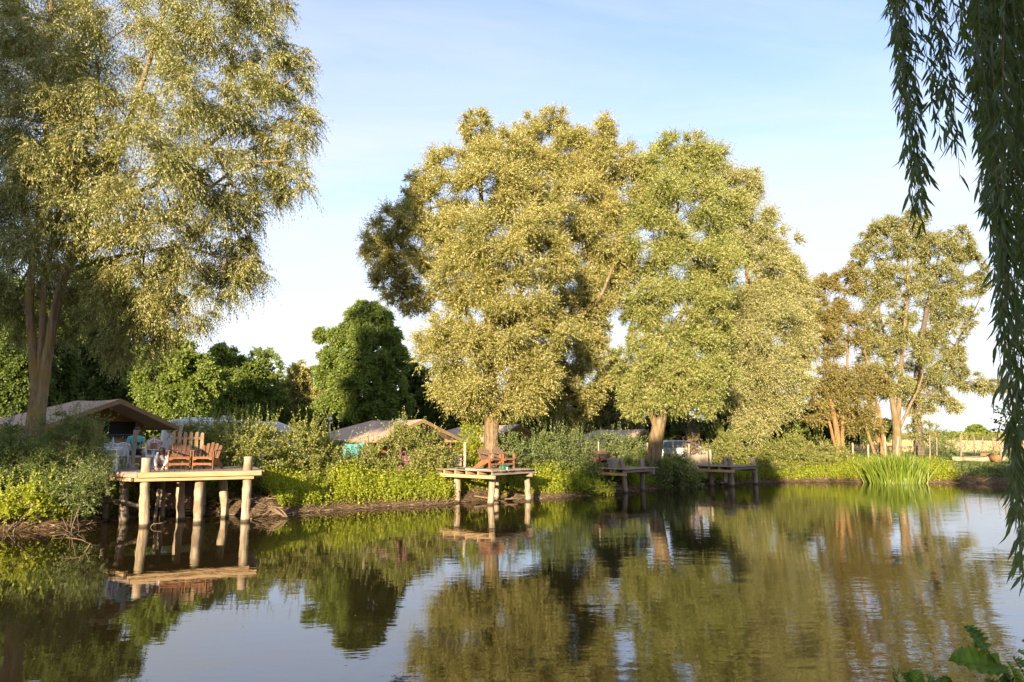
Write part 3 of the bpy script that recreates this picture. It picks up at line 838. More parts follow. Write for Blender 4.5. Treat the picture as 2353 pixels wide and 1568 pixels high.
tp = P(243, 1078, 22.0); tp.z = Z1
tb = thing('plastic_table', tp, 'white moulded garden table holding a wrapped bottle', 'table', None, R(25))
m = MB(); m.prism([(.42 * math.cos(a) * 1.05, .36 * math.sin(a)) for a in [2 * math.pi * k / 20 for k in range(20)]], .69, .715); m.build('tabletop', M['white_plastic'], tb, bevel=.006)
m = MB(); m.prism([(.39 * math.cos(a), .33 * math.sin(a)) for a in [2 * math.pi * k / 20 for k in range(20)]], .63, .688); m.build('skirt', M['white_plastic'], tb)
for x, y in ((-.26, -.2), (.26, -.2), (-.26, .2), (.26, .2)):
    m = MB(); m.tube([(x, y, .64), (x * 1.15, y * 1.15, 0)], [.035, .026], 6); m.build('leg', M['white_plastic'], tb)
m = MB(); m.lathe([(.038, 0), (.042, .02), (.04, .17), (.03, .21), (.02, .25), (.022, .29), (.006, .32)], 9)
o = m.build('bottle', surf('foil_wrap', [(.25, .27, .32), (.5, .54, .6), (.7, .74, .8)], 22, .3, .8, spec=.8)); o.location = tp + Vector((.22, -.1, .718)); tag(o, 'bottle in crumpled silver wrap standing on the white table', 'bottle')
m = MB(); m.lathe([(.13, .63), (.02, .64), (.02, .66), (.25, .68), (.25, .70), (.0, .70)][::-1], 12); 
# small side table with a tray beside the towel chair
st_ = onz(333, 1077, Z1) + Vector((.05, .35, 0))
sd_ = thing('side_table', st_, 'small white pedestal table with a brown tray next to the flowered towel', 'table')
m = MB(); m.lathe([(.16, .0), (.14, .03), (.05, .06), (.04, .4), (.07, .58), (.12, .6)], 10); m.build('pedestal', M['white_plastic'], sd_, smooth=False)
m = MB(); m.lathe([(.2, .602), (.21, .62), (.2, .628)], 14); m.build('tabletop', M['white_plastic'], sd_)
m = MB(); m.box((0, 0, .735), (.16, .12, .21)); o = m.build('snack_box', plain('brown_card', (.30, .16, .05), .8), bevel=.006); o.location = st_; tag(o, 'brown cardboard snack box on the small white table', 'box')

# netting post and wire netting at the platform edge
fp0 = onz(304.5, 1078.5, Z1)
wf = thing('netting_fence', fp0, 'square wooden post with wire netting running to the shrub on the big platform', 'fence')
m = MB(); m.box((0, 0, .62), (.115, .115, 1.24), Matrix.Rotation(R(25), 3, 'Z')); m.box((.09, 0, .93), (.07, .07, .1), Matrix.Rotation(R(25), 3, 'Z')); m.build('post', M['grey_z'], wf, bevel=.005)
m = MB(); m.box((0, 0, .09), (.13, .13, .18), Matrix.Rotation(R(25), 3, 'Z')); m.build('post_shoe', M['metal'], wf)
m = MB(); dirn = Vector((-.85, .52, 0))
for k in range(9): m.tube([Vector((0, 0, .12 + k * .125)), dirn * 1.4 + Vector((0, 0, .11 + k * .125)), dirn * 2.8 + Vector((0, 0, .13 + k * .125))], [.0022] * 3, 4)
for k in range(19):
    p0 = dirn * (.12 + k * .145); m.tube([p0 + Vector((0, 0, .1)), p0 + Vector((0, 0, 1.14))], [.0018] * 2, 4)
m.build('netting', M['wire'], wf)

# planter box with faint letters
pb_ = onz(1408, 1075, Z3)
bn = thing('planter_box', pb_, 'tapered grey square planter box with faint lettering on the deck of the shaded jetty', 'planter', None, R(40))
m = MB(); a0, a1 = .155, .20
m.add([(-a0, -a0, 0), (a0, -a0, 0), (a0, a0, 0), (-a0, a0, 0), (-a1, -a1, .40), (a1, -a1, .40), (a1, a1, .40), (-a1, a1, .40)], [(3, 2, 1, 0), (4, 5, 6, 7), (0, 1, 5, 4), (1, 2, 6, 5), (2, 3, 7, 6), (3, 0, 4, 7)])
m.build('box', surf('zinc_grey', [(.24, .21, .19), (.34, .30, .28)], 14, .7, .3), bn, bevel=.006)
m = MB()
for q in ((0, -1), (0, 1), (1, 0), (-1, 0)): m.box((q[0] * a1, q[1] * a1, .41), (.03 if q[0] else .43, .43 if q[0] else .03, .022))
m.build('rim', surf('zinc_rim', [(.40, .37, .33), (.5, .46, .42)], 14, .6, .2), bn)
def letters(txt, size, parent, mat_l, loc, rot):
    cu = bpy.data.curves.new('lettering', 'FONT'); cu.body = txt; cu.size = size; cu.extrude = .002; cu.align_x = 'CENTER'
    to = bpy.data.objects.new('tmp', cu); COL.objects.link(to)
    dg = bpy.context.evaluated_depsgraph_get(); me_ = bpy.data.meshes.new_from_object(to.evaluated_get(dg)); bpy.data.objects.remove(to)
    me_.materials.clear(); me_.materials.append(mat_l); me_.name = 'lettering'
    o = bpy.data.objects.new('lettering', me_); COL.objects.link(o); o.parent = parent; o.location = loc; o.rotation_euler = rot
    return o
lm = plain('pale_letter', (.50, .45, .40), .8)
letters('EST', .10, bn, lm, (-a0 - .026, 0, .20), (R(96), 0, R(-90)))
letters('19', .10, bn, lm, (0, -a0 - .026, .20), (R(96), 0, 0))

# tackle box, rod, small white cup on the sunlit jetty
o_ = onz(1158.5, 1078.6, Z2)
tk = thing('tackle_box', o_, 'green plastic tackle box on the jetty boards', 'box', None, R(40))
gp = plain('green_plastic', (.02, .14, .07), .45)
m = MB(); m.box((0, 0, .07), (.27, .17, .14)); m.build('body', gp, tk, bevel=.015)
m = MB(); m.box((0, 0, .16), (.26, .16, .035)); m.build('lid', gp, tk, bevel=.012)
m = MB(); m.tube([(-.06, 0, .178), (-.05, 0, .21), (.05, 0, .21), (.06, 0, .178)], [.008] * 4, 5); m.build('handle', M['black'], tk)
o2 = onz(1166.5, 1079.8, Z2); m = MB(); m.lathe([(.03, 0), (.036, .05), (.04, .085), (.034, .09)], 10); o = m.build('bait_tub', M['white_plastic']); o.location = o2 + Vector((-.02, .1, 0)); tag(o, 'small white tub beside the green tackle box', 'tub')
r0, r1 = onz(1066, 1078.8, Z2 + .02), onz(1152, 1080.5, Z2 + .02)
r0 = Vector((J2[1] @ Vector((.2, 2.0, Z2 + .02)))); r1 = Vector((J2[1] @ Vector((.12, .1, Z2 + .02))))
fr_ = thing('fishing_rod', r0, 'white and black fishing rod lying along the edge of the sunlit jetty', 'fishing rod')
d_ = r1 - r0
m = MB(); m.tube([Vector((0, 0, 0)), d_ * .24], [.016, .015], 6); m.build('handle', M['black'], fr_)
m = MB(); m.tube([d_ * .24, d_], [.012, .006], 6); m.build('blank', M['white_paint'], fr_)
m = MB(); q = d_ * .2; m.lathe([(.03, -.03), (.04, 0), (.03, .03)], 8, (q.x, q.y, .05)); m.build('reel', M['metal'], fr_)

# ================================================================== GATES AND FENCE POSTS
def gate(px, Y, wdt, h, rz, label, mat, postpx):
    p0 = P(px, 1050, Y); p0.z = hz_at(p0.x, p0.y) + .05
    g = thing('gate', p0, label, 'gate', None, rz)
    n = int(wdt / .115)
    for k in range(n):
        m = MB(); pickets(m, -wdt / 2 + .055 + k * wdt / n, 1, 1, .1, h); m.build('picket', mat, g)
    for zz in (.25, h - .2):
        m = MB(); m.box((0, .035, zz), (wdt, .03, .09)); m.build('rail', mat, g)
    m = MB(); m.beam((-wdt / 2 + .05, .036, .28), (wdt / 2 - .05, .036, h - .24), .026, .08, (0, 1, 0)); m.build('brace', mat, g)
    m = MB(); m.box((wdt / 2 + .03, -.02, h - .12), (.09, .03, .03)); m.build('latch', M['metal'], g)
    for k, (qx, qh) in enumerate(postpx):
        m = MB(); post(m, [(qx, .02, -.3), (qx, .02, .6), (qx, .02, qh)], [.065, .062, .058], 9, k); m.build('gate_post', M['fence_wood'], g, smooth=True)
    return g
gate(1033, 29.6, 1.1, 1.12, R(18), 'weathered grey picket gate behind the hedge at the sunlit jetty', M['grey_z'], [(-.68, 1.5), (.68, 1.62)])
gate(1606, 39.4, 1.05, 1.15, R(5), 'bright sunlit picket gate beside the parked car', M['fence_wood'], [(-.62, 1.2), (.68, 1.42)])

def fence_post(px, ytop, ybase, Y, r, label, lean=0.0, name='fence_post', mat='fence_wood'):
    b_ = P(px, ybase, Y); t_ = P(px + lean, ytop, Y)
    b_.z = hz_at(b_.x, b_.y) - .25
    mid = b_.lerp(t_, .5)
    m = MB(); post(m, [Vector((0, 0, 0)), mid - b_, t_ - b_], [r, r * .95, r * .9], 8, int(px))
    o = m.build(name, M[mat], smooth=True); o.location = b_
    return tag(o, label, 'post', 'fence posts round the pond')
fence_post(844, 999, 1060, 29.0, .06, 'slim wooden post in the hedge in front of the second tent')
fence_post(1348, 1008, 1055, 35.0, .055, 'tall slim post beside the white folding table')
fence_post(1375, 1015, 1050, 35.5, .04, 'thin grey stake behind the shaded chairs')
fence_post(1488, 1018, 1050, 38.0, .06, 'short wooden post in front of the fourth tent')
fence_post(1583, 1020, 1055, 40.5, .06, 'orange sunlit post in front of the parked car')
fence_post(1959, 1018, 1045, 45.5, .06, 'weathered post in the bushes near the ochre willow', 0)
RF = [(1995, 1022, 1062, 45.0, 0, 'pale round post just before the leaning stems'), (2035, 1004, 1066, 45.2, -2, 'tall leaning pale post left of the reeds'), (2058, 1004, 1066, 44.6, 6, 'pale slanted post above the edge of the reeds'),
      (2208, 998, 1058, 46.5, -1, 'tall post at the end of the bleached log'), (2241, 1004, 1056, 52, -3, 'dark leaning post behind the bleached log'), (2258, 1003, 1048, 60, 0, 'thin grey post against the stubble field'),
      (2285, 1004, 1054, 50, -4, 'pale leaning post beside the tree stump'), (2301, 998, 1056, 47, -6, 'tall dark post leaning at the far end of the log'), (2314, 1003, 1050, 56, 0, 'dark post next to the hanging willow leaves'),
      (2152, 1005, 1050, 50, 0, 'grey post between the two willow trunks'), (2136, 1000, 1052, 47, 0, 'thin grey post beside the forked trunk')]
for k, q in enumerate(RF): fence_post(q[0], q[1], q[2], q[3], .06 if q[3] < 50 else .055, q[5], q[4], mat='post_shade_grey' if k > 2 else 'fence_wood')
# wires of that fence
wire0 = P(1975, 1012, 45.2)
wi = thing('wire_fence', wire0, 'thin fence wires strung between the posts in front of the stubble field', 'fence')
ws = [P(1975, 1012, 45.2), P(2035, 1011, 45.2), P(2130, 1009, 47), P(2208, 1008, 46.5), P(2300, 1008, 47), P(2420, 1008, 48)]
for k in range(4):
    m = MB(); m.tube([p - wire0 - Vector((0, 0, .28 * k)) for p in ws], [.006] * len(ws), 4); m.build('wire', M['wire'], wi)

# ================================================================== TENTS
def canvas(name, cols, tr=.35):
    m, nt, out = new_mat(name); L = nt.links.new
    tc = N(nt, 'ShaderNodeTexCoord'); no = N(nt, 'ShaderNodeTexNoise', i_Scale=1.6, i_Detail=7, i_Roughness=.6); L(tc.outputs['Object'], no.inputs['Vector'])
    cr = ramp(nt, [(.3, cols[0]), (.7, cols[1])]); L(no.outputs['Fac'], cr.inputs[0])
    b = N(nt, 'ShaderNodeBsdfPrincipled', i_Roughness=.85); b.inputs['Specular IOR Level'].default_value = .2; L(cr.outputs[0], b.inputs['Base Color'])
    nb = N(nt, 'ShaderNodeTexNoise', i_Scale=3.0, i_Detail=5); L(tc.outputs['Object'], nb.inputs['Vector'])
    bp = N(nt, 'ShaderNodeBump', i_Strength=.5, i_Distance=.05); L(nb.outputs['Fac'], bp.inputs['Height']); L(bp.outputs[0], b.inputs['Normal'])
    t = N(nt, 'ShaderNodeBsdfTranslucent'); L(cr.outputs[0], t.inputs[0])
    ms = N(nt, 'ShaderNodeMixShader', i_0=tr); L(b.outputs[0], ms.inputs[1]); L(t.outputs[0], ms.inputs[2]); L(ms.outputs[0], out.inputs[0])
    return m
M['canvas_roof'] = canvas('roof_canvas', ((.58, .41, .31), (.68, .50, .39)), .25)
M['canvas_wall'] = canvas('wall_canvas', ((.44, .235, .09), (.54, .31, .13)), .35)
M['canvas_edge'] = canvas('edge_canvas', ((.38, .24, .13), (.46, .30, .17)), .3)
M['mesh_dark'] = plain('window_mesh', (.012, .011, .010), .6)

def tent(apex, gdir, hw, drop, L_, hip, base_z, label, porch=1.6):
    g = Vector((gdir[0], gdir[1], 0)).normalized(); rz = math.atan2(g.x, -g.y)   # local -Y looks out of the gable
    h = apex.z - base_z; he = h - drop
    t = thing('safari_tent', (apex.x, apex.y, base_z), label, 'tent', 'brown safari tents on the bank', rz)
    Lt = L_ + hip
    m = MB(); nu, nv = 10, 8
    def roof_pt(u, v):   # u 0 ridge..1 eave, v along the eave
        yr, ye = v * L_, v * Lt
        y = yr + (ye - yr) * u
        sag = .05 * math.sin(math.pi * v) * math.sin(math.pi * u) + .035 * math.sin(math.pi * v) * (1 - u)
        return Vector((hw * u, y, h - drop * u - sag))
    for sx_ in (-1, 1):
        vs = [Vector((sx_ * p.x, p.y, p.z)) for p in [roof_pt(i / nu, j / nv) for i in range(nu + 1) for j in range(nv + 1)]]
        fs_ = [(i * (nv + 1) + j, i * (nv + 1) + j + 1, (i + 1) * (nv + 1) + j + 1, (i + 1) * (nv + 1) + j) for i in range(nu) for j in range(nv)]
        m.add(vs, fs_)
    m.add([(0, L_, h), (-hw, Lt, he), (hw, Lt, he)], [(0, 1, 2)])
    o = m.build('roof', M['canvas_roof'], t, smooth=False); so = o.modifiers.new('solid', 'SOLIDIFY'); so.thickness = .015; so.offset = -1
    m = MB()
    for sx_ in (-1, 1):   # valance along the gable and the eaves
        m.slab([(0, -.02, h + .01), (sx_ * hw, -.02, he + .01), (sx_ * hw, -.02, he - .15), (0, -.02, h - .17)], .012)
        m.slab([(sx_ * (hw + .015), -.01, he + .005), (sx_ * (hw + .015), Lt, he + .005), (sx_ * (hw + .02), Lt, he - .1), (sx_ * (hw + .02), -.01, he - .1)], .012)
    m.build('valance', M['canvas_edge'], t)
    wi_ = hw - .5; hwz = he + drop * (.5 / hw) - .05
    ze = lambda x: h - drop * abs(x) / hw - .06
    y0 = porch
    m = MB()  # front wall: opening between -.75 and .2, window .45 .. wi-.3
    xo0, xo1, xw0, xw1 = -1.0, .1, .45, wi_ - .35
    zt, zw0, zw1 = 1.85, .95, 1.75
    def pan(x0, x1, z0a, z0b, z1a, z1b): m.slab([(x0, y0, z0a), (x1, y0, z0b), (x1, y0, z1b), (x0, y0, z1a)], .02)
    pan(-wi_, xo0, 0, 0, ze(-wi_), ze(xo0)); pan(xo1, xw0, 0, 0, ze(xo1), ze(xw0)); pan(xw1, wi_, 0, 0, ze(xw1), ze(wi_))
    pan(xw0, xw1, 0, 0, zw0, zw0); pan(xw0, xw1, min(zw1, ze(xw1) - .05), min(zw1, ze(xw1) - .05), ze(xw0), ze(xw1))
    pan(xo0, 0, zt, zt, ze(xo0), ze(0)); pan(0, xo1, zt, zt, ze(0), ze(xo1))
    m.build('front_wall', M['canvas_wall'], t)
    m = MB(); m.slab([(xw0 - .02, y0 + .03, zw0 - .02), (xw1 + .02, y0 + .03, zw0 - .02), (xw1 + .02, y0 + .03, zw1), (xw0 - .02, y0 + .03, zw1)], .01); m.build('window', M['mesh_dark'], t)
    m = MB()
    for sx_, xe in ((1, xo0), (-1, xo1)):
        m.slab([(xe, y0 - .04, zt + .02), (xe + sx_ * .5, y0 - .04, zt + .02), (xe + sx_ * .12, y0 - .06, .95), (xe, y0 - .06, .95)], .03)
        m.slab([(xe, y0 - .06, .95), (xe + sx_ * .12, y0 - .06, .95), (xe + sx_ * .16, y0 - .04, .05), (xe, y0 - .04, .05)], .03)
    m.build('curtain', M['canvas_edge'], t)
    m = MB()
    for sx_ in (-1, 1): m.slab([(sx_ * wi_, y0, 0), (sx_ * wi_, Lt - .4, 0), (sx_ * wi_, Lt - .4, hwz), (sx_ * wi_, y0, hwz)], .02)
    m.slab([(-wi_, Lt - .4, 0), (wi_, Lt - .4, 0), (wi_, Lt - .4, hwz), (-wi_, Lt - .4, hwz)], .02)
    m.build('side_wall', M['canvas_wall'], t)
    m = MB(); m.box((0, (y0 + Lt) / 2 - .2, .03), (2 * wi_, Lt - y0 - .45, .05)); m.build('groundsheet', M['mesh_dark'], t)
    for x, y, zz in ((-hw + .04, .06, he), (hw - .04, .06, he), (-hw + .04, Lt * .55, he), (hw - .04, Lt * .55, he)):
        m = MB(); m.tube([(x, y, 0), (x, y, zz - .02)], [.035, .03], 7); m.build('pole', M['pine_z'], t, smooth=True)
    for sx_ in (-1, 1):
        m = MB(); m.tube([(sx_ * hw * .98, .12, he - .06), (sx_ * hw * .45, .12, h - drop * .45 - .12)], [.025, .025], 6); m.build('strut', M['pine_z'], t)
    m = MB()
    for sx_ in (-1, 1): m.tube([(sx_ * hw, 0, he), (sx_ * (hw + 1.1), -.9, .05)], [.008, .008], 4)
    m.build('guy_rope', M['wire'], t)
    return t
tent(P(277, 917, 25.4), (.89, -.45), 2.6, 1.02, 2.6, 2.2, Z1 + .0, 'nearest brown safari tent, opening onto the big platform behind the trunk of the large willow')
tent(P(973, 963.5, 33.5), (.74, -.67), 2.7, 1.02, 4.2, 2.6, 1.05, 'brown safari tent behind the tall hedge, its lit gable beside the grey gate')
tent(P(1194, 975.5, 41), (.74, -.67), 2.7, 1.02, 4.6, 2.6, .92, 'brown safari tent standing behind the pale pollard willow trunk')
tent(P(1482, 986.5, 46), (.74, -.67), 2.6, 1.0, 3.6, 2.2, .78, 'brown safari tent farthest along, beside the leaning willow trunk')

# stove pipe, towel on a line, folding table
q = P(757, 1000, 37.0); m = MB(); m.lathe([(.05, 0), (.05, 2.2)], 10); 
sp_ = thing('stove_pipe', (q.x, q.y, P(757, 1050, 37).z - .2), 'thin metal stove pipe rising behind the second tent', 'stove pipe')
zt_ = P(757, 966, 37).z - sp_.location.z
m = MB(); m.lathe([(.045, 0), (.045, zt_)], 10); m.build('pipe', M['metal'], sp_, smooth=True)
m = MB(); m.lathe([(.085, zt_), (.09, zt_ + .05), (.085, zt_ + .16), (.03, zt_ + .19)], 10); m.build('cap', M['white_paint'], sp_)
t0 = P(787, 1019, 32.0); t1 = P(838, 1016, 31.5); d_ = t1 - t0
m = MB(); vs, fs_ = [], []
for i in range(7):
    for j in range(9):
        p = t0 + d_ * (j / 8); vs.append((p.x + .02 * math.sin(j * 2.1), p.y + .04 * math.sin(j * 1.7 + i * .4), p.z - i * .12 - .06 * math.sin(math.pi * j / 8)))
for i in range(6):
    for j in range(8): fs_.append((i * 9 + j, i * 9 + j + 1, (i + 1) * 9 + j + 1, (i + 1) * 9 + j))
m.add(vs, fs_); o = m.build('hanging_cloth', plain('turquoise_cloth', (.06, .36, .42), .9, var=.15), smooth=True); so = o.modifiers.new('solid', 'SOLIDIFY'); so.thickness = .01
tag(o, 'turquoise cloth hanging under the eave of the second tent', 'cloth')
b0 = P(833, 1060, 31.4); b0.z = hz_at(b0.x, b0.y); b1 = P(839, 1012, 31.4)
m = MB(); m.tube([Vector((0, 0, 0)), b1 - b0], [.028, .025], 7); o = m.build('red_pole', plain('red_paint', (.35, .03, .02), .5)); o.location = b0; tag(o, 'thin red pole beside the turquoise cloth', 'pole')
q = P(1338, 1035, 36.5); q.z = hz_at(q.x, q.y)
ft = thing('folding_table', q, 'white folding table behind the shaded jetty', 'table', None, R(25))
m = MB(); m.box((0, 0, .98), (1.1, .7, .035)); m.build('tabletop', M['white_paint'], ft, bevel=.01)
for x in (-.4, .4):
    m = MB(); m.beam((x, -.28, 0), (x * .8, .28, .965), .03, .03); m.beam((x, .28, 0), (x * .8, -.28, .965), .03, .03); m.build('leg', M['metal'], ft)

# ================================================================== VEHICLES
def shell(m, prof, y0, y1, inset=0.0):
    """side profile (x,z) extruded across y, optionally narrowed towards the top"""
    zs = [p[1] for p in prof]; zlo, zhi = min(zs), max(zs); n = len(prof)
    def yy(z, s): return s * (abs(y0) - inset * (z - zlo) / (zhi - zlo))
    vs = [(x, yy(z, -1), z) for x, z in prof] + [(x, yy(z, 1), z) for x, z in prof]
    m.add(vs, [tuple(range(n)), tuple(range(2 * n - 1, n - 1, -1))] + [(i, (i + 1) % n, n + (i + 1) % n, n + i) for i in range(n)])
def wheel(root, x, y, r):
    m = MB(); m.lathe([(r * .62, -.09), (r * .95, -.09), (r, -.05), (r, .05), (r * .95, .09), (r * .62, .09)], 20)
    o = m.build('wheel', M['black'], root, smooth=False); o.location = (x, y, r); o.rotation_euler = (R(90), 0, 0)
    m2 = MB(); m2.lathe([(r * .6, -.07), (r * .6, .07), (r * .15, .085)], 14); m2.build('rim', M['metal'], o)
carp = P(1570, 1040, 44.5); carp.z = hz_at(carp.x, carp.y)
car = thing('parked_car', carp, 'silver hatchback parked on the grass behind the weeds near the sunlit gate', 'car', None, R(6))
cpaint = plain('silver_paint', (.55, .57, .60), .3, var=.03)
m = MB(); shell(m, [(-2.0, .3), (2.0, .3), (2.05, .6), (1.98, .88), (1.2, .95), (-1.5, .98), (-2.0, .86), (-2.08, .55)], .85, .85, .04); m.build('body', cpaint, car, bevel=.04)
m = MB(); shell(m, [(-1.85, .96), (1.05, .95), (.35, 1.40), (-.2, 1.47), (-1.2, 1.45), (-1.62, 1.32)], .78, .78, .14); m.build('cabin', cpaint, car, bevel=.03)
for s_ in (-1, 1):
    for wx in ([(-.02, 1.0), (.82, 1.0), (.3, 1.36), (-.02, 1.40)], [(-.85, 1.0), (-.1, 1.0), (-.1, 1.40), (-.85, 1.40)], [(-1.6, 1.02), (-.93, 1.0), (-.93, 1.39), (-1.4, 1.36)]):
        m = MB(); m.slab([(x, s_ * (.792 - .14 * (z - .95) / .52 - .008), z) for x, z in (wx if s_ < 0 else wx[::-1])], .012); m.build('side_window', M['glass_dark'], car)
m = MB(); m.slab([(1.02, -.66, 1.0), (1.02, .66, 1.0), (.42, .58, 1.38), (.42, -.58, 1.38)], .012); m.build('windscreen', M['glass_dark'], car)
for x in (-1.3, 1.3):
    for y in (-.78, .78): wheel(car, x, y, .31)
for y in (-.6, .6):
    m = MB(); m.box((2.02, y, .72), (.08, .3, .14)); m.build('headlight', M['white_paint'], car, bevel=.02)
    m = MB(); m.box((-2.0, y * 1.1, .8), (.1, .22, .2)); m.build('tail_light', plain('tail_red', (.3, .01, .01), .2), car, bevel=.02)
    m = MB(); m.box((.75, y * 1.55, 1.0), (.1, .16, .12)); m.build('door_mirror', cpaint, car, bevel=.03)
# touring caravan and camper van beyond the hedge
cvp = P(482, 1040, 33.5); cvp.z = hz_at(cvp.x, cvp.y)
cv = thing('caravan', cvp, 'long white caravan with roof hatches, mostly hidden behind the hedge and platform', 'caravan', None, R(28))
m = MB(); shell(m, [(-2.1, .45), (2.0, .45), (2.15, .8), (2.12, 1.8), (1.9, 2.25), (1.5, 2.38), (-1.7, 2.42), (-2.1, 2.2), (-2.2, 1.2)], 1.08, 1.08, .05); m.build('body', M['white_paint'], cv, bevel=.08)
for x0, x1 in ((-1.6, -.7), (-.3, .5), (1.0, 1.7)):
    m = MB(); m.slab([(x0, -1.065, 1.25), (x1, -1.065, 1.25), (x1, -1.05, 1.85), (x0, -1.05, 1.85)], .03); m.build('window', M['glass_dark'], cv)
m = MB(); m.box((-.6, -.1, 2.46), (1.3, .7, .1)); m.build('roof_hatch', M['white_paint'], cv, bevel=.04)
m = MB(); m.add([(.35, -.35, 2.40), (1.15, -.35, 2.38), (1.15, .35, 2.38), (.35, .35, 2.40), (.45, -.25, 2.62), (.95, -.25, 2.62), (.95, .25, 2.62), (.45, .25, 2.62)], [(3, 2, 1, 0), (4, 5, 6, 7), (0, 1, 5, 4), (1, 2, 6, 5), (2, 3, 7, 6), (3, 0, 4, 7)]); m.build('air_vent', plain('grey_vent', (.25, .26, .29), .5), cv, bevel=.03)
wheel(cv, 0, -1.0, .32); wheel(cv, 0, 1.0, .32)
vnp = P(622, 1040, 39); vnp.z = hz_at(vnp.x, vnp.y)
vn = thing('camper_van', vnp, 'white camper van whose sloping roof shows above the hedge', 'van', None, R(20))
m = MB(); shell(m, [(-2.4, .4), (2.5, .4), (2.6, .8), (2.5, 1.1), (1.9, 1.35), (1.2, 2.15), (.3, 2.5), (-2.2, 2.52), (-2.45, 2.3)], 1.0, 1.0, .1); m.build('body', M['white_paint'], vn, bevel=.07)
m = MB(); m.slab([(1.78, -.82, 1.5), (1.78, .82, 1.5), (1.25, .75, 2.1), (1.25, -.75, 2.1)], .03); m.build('windscreen', M['glass_dark'], vn)
m = MB(); m.slab([(-1.6, -.97, 1.4), (.6, -.97, 1.4), (.6, -.94, 1.95), (-1.6, -.94, 1.95)], .03); m.build('side_window', M['glass_dark'], vn)
for x in (-1.5, 1.6):
    for y in (-.92, .92): wheel(vn, x, y, .34)

# ================================================================== PEOPLE
def skin(name, nodes, edges, mat, parent, root=0, sub=2):
    me_ = bpy.data.meshes.new(name); me_.from_pydata([n[:3] for n in nodes], edges, []); me_.update()
    o = bpy.data.objects.new(name, me_); COL.objects.link(o); o.parent = parent
    me_.materials.append(mat)
    o.modifiers.new('skin', 'SKIN').use_smooth_shade = True
    if not me_.skin_vertices: me_.skin_vertices.new()
    for i, n in enumerate(nodes):
        sv = me_.skin_vertices[0].data[i]; rx = n[3]; ry = n[4] if len(n) > 4 else rx
        sv.radius = (rx, ry); sv.use_root = (i == root)
    s_ = o.modifiers.new('sub', 'SUBSURF'); s_.levels = sub; s_.render_levels = sub
    return o
SKIN = surf('skin', [(.36, .19, .13), (.44, .25, .18)], 12, .55, .1, spec=.35)
HAIR = plain('dark_hair', (.025, .017, .012), .6)
def figure(loc, rz, label, J, shirt, legs, shoe, sc=1.0, hairlong=False):
    """J: joint positions for one pose (right side mirrored with its own entries)"""
    t = thing('person', loc, label, 'person', None, rz); t.scale = (sc, sc, sc)
    nodes, edges = [], []
    def nd(p, r, r2=None): nodes.append((*p, r, r2 if r2 else r)); return len(nodes) - 1
    def chain(i, lst):
        for p, r in lst:
            k = nd(p, r); edges.append((i, k)); i = k
        return i
    pel = nd(J['pelvis'], .125, .10); sp_ = chain(pel, [(J['waist'], .115), (J['chest'], .135)])
    nk = chain(sp_, [(J['neck'], .055)])
    hv = Vector(J['head']); nv = Vector(J['neck']); ax = (hv - nv).normalized(); fw = Vector(J['face']).normalized()
    hd = chain(nk, [(hv - ax * .06 + fw * .01, .072), (hv, .088), (hv + ax * .075 - fw * .01, .07)])
    for sx_, arm, leg in ((-1, J['armL'], J['legL']), (1, J['armR'], J['legR'])):
        w_ = chain(sp_, [(arm[0], .06), (arm[1], .042), (arm[2], .027)])
        hd_ = Vector(arm[3]); wr = Vector(arm[2]); fd = (hd_ - wr).normalized(); sd_ = fd.cross(Vector((0, 0, 1))).normalized()
        pm = chain(w_, [(wr + fd * .05, .032)])
        for q in range(4):
            o0 = wr + fd * .085 + sd_ * (q - 1.5) * .019; ln = (.062, .075, .07, .052)[q]
            chain(pm, [(o0, .009), (o0 + fd * ln * .5 + Vector((0, 0, -.01)), .008), (o0 + fd * ln * .8 + Vector((0, 0, -.035)), .007)])
        chain(pm, [(wr + fd * .05 - sd_ * .045 * sx_, .01), (wr + fd * .085 - sd_ * .055 * sx_, .008)])
        a_ = chain(pel, [(leg[0], .088), (leg[1], .058), (leg[2], .036), (leg[3], .033)])
    skin('body', nodes, edges, SKIN, t)
    # face: nose, eyes, mouth, ears set on the head
    rt = fw.cross(ax).normalized()
    m = MB(); c = hv + fw * .088
    m.tube([c + ax * .03, c + fw * .022 - ax * .012, c - ax * .022], [.008, .013, .008], 6); m.build('nose', SKIN, t, smooth=True)
    for s_ in (-1, 1):
        m = MB(); m.lathe([(.004, -.008), (.011, 0), (.004, .008)], 8, hv + fw * .082 + rt * s_ * .032 + ax * .025); m.build('eye', M['black'], t)
        m = MB(); e = hv + rt * s_ * .088; m.tube([e + ax * .03, e + rt * s_ * .012, e - ax * .03], [.008, .018, .008], 6); m.build('ear', SKIN, t, smooth=True)
    m = MB(); c = hv + fw * .084 - ax * .045; m.tube([c - rt * .025, c + fw * .006, c + rt * .025], [.004, .007, .004], 5); m.build('mouth', plain('lips', (.3, .10, .08), .5), t)
    m = MB()  # hair cap
    vs, fs_ = [], []
    nl, na_ = 7, 16
    for i in range(nl):
        th = R(5) + R(100) * i / (nl - 1)
        for k in range(na_):
            a = 2 * math.pi * k / na_
            dirv = (ax * math.cos(th) + (fw * math.cos(a) + rt * math.sin(a)) * math.sin(th))
            lim = 1.0 if not (math.cos(a) > .3 and th > R(62)) else .72
            ext = 0
            pnt = hv + ax * .02 - fw * .012 + dirv * (.103 * lim)
            if hairlong and i == nl - 1 and math.cos(a) < .55: pnt = pnt - ax * .0 + Vector((0, 0, -.26))
            vs.append(pnt)
    for i in range(nl - 1):
        for k in range(na_): fs_.append((i * na_ + k, i * na_ + (k + 1) % na_, (i + 1) * na_ + (k + 1) % na_, (i + 1) * na_ + k))
    m.add(vs, fs_ + [tuple(range(na_))]); m.build('hair', HAIR, t, smooth=True)
    # shirt
    nodes.clear(); edges.clear()
    w0 = Vector(J['pelvis']).lerp(Vector(J['waist']), .2)
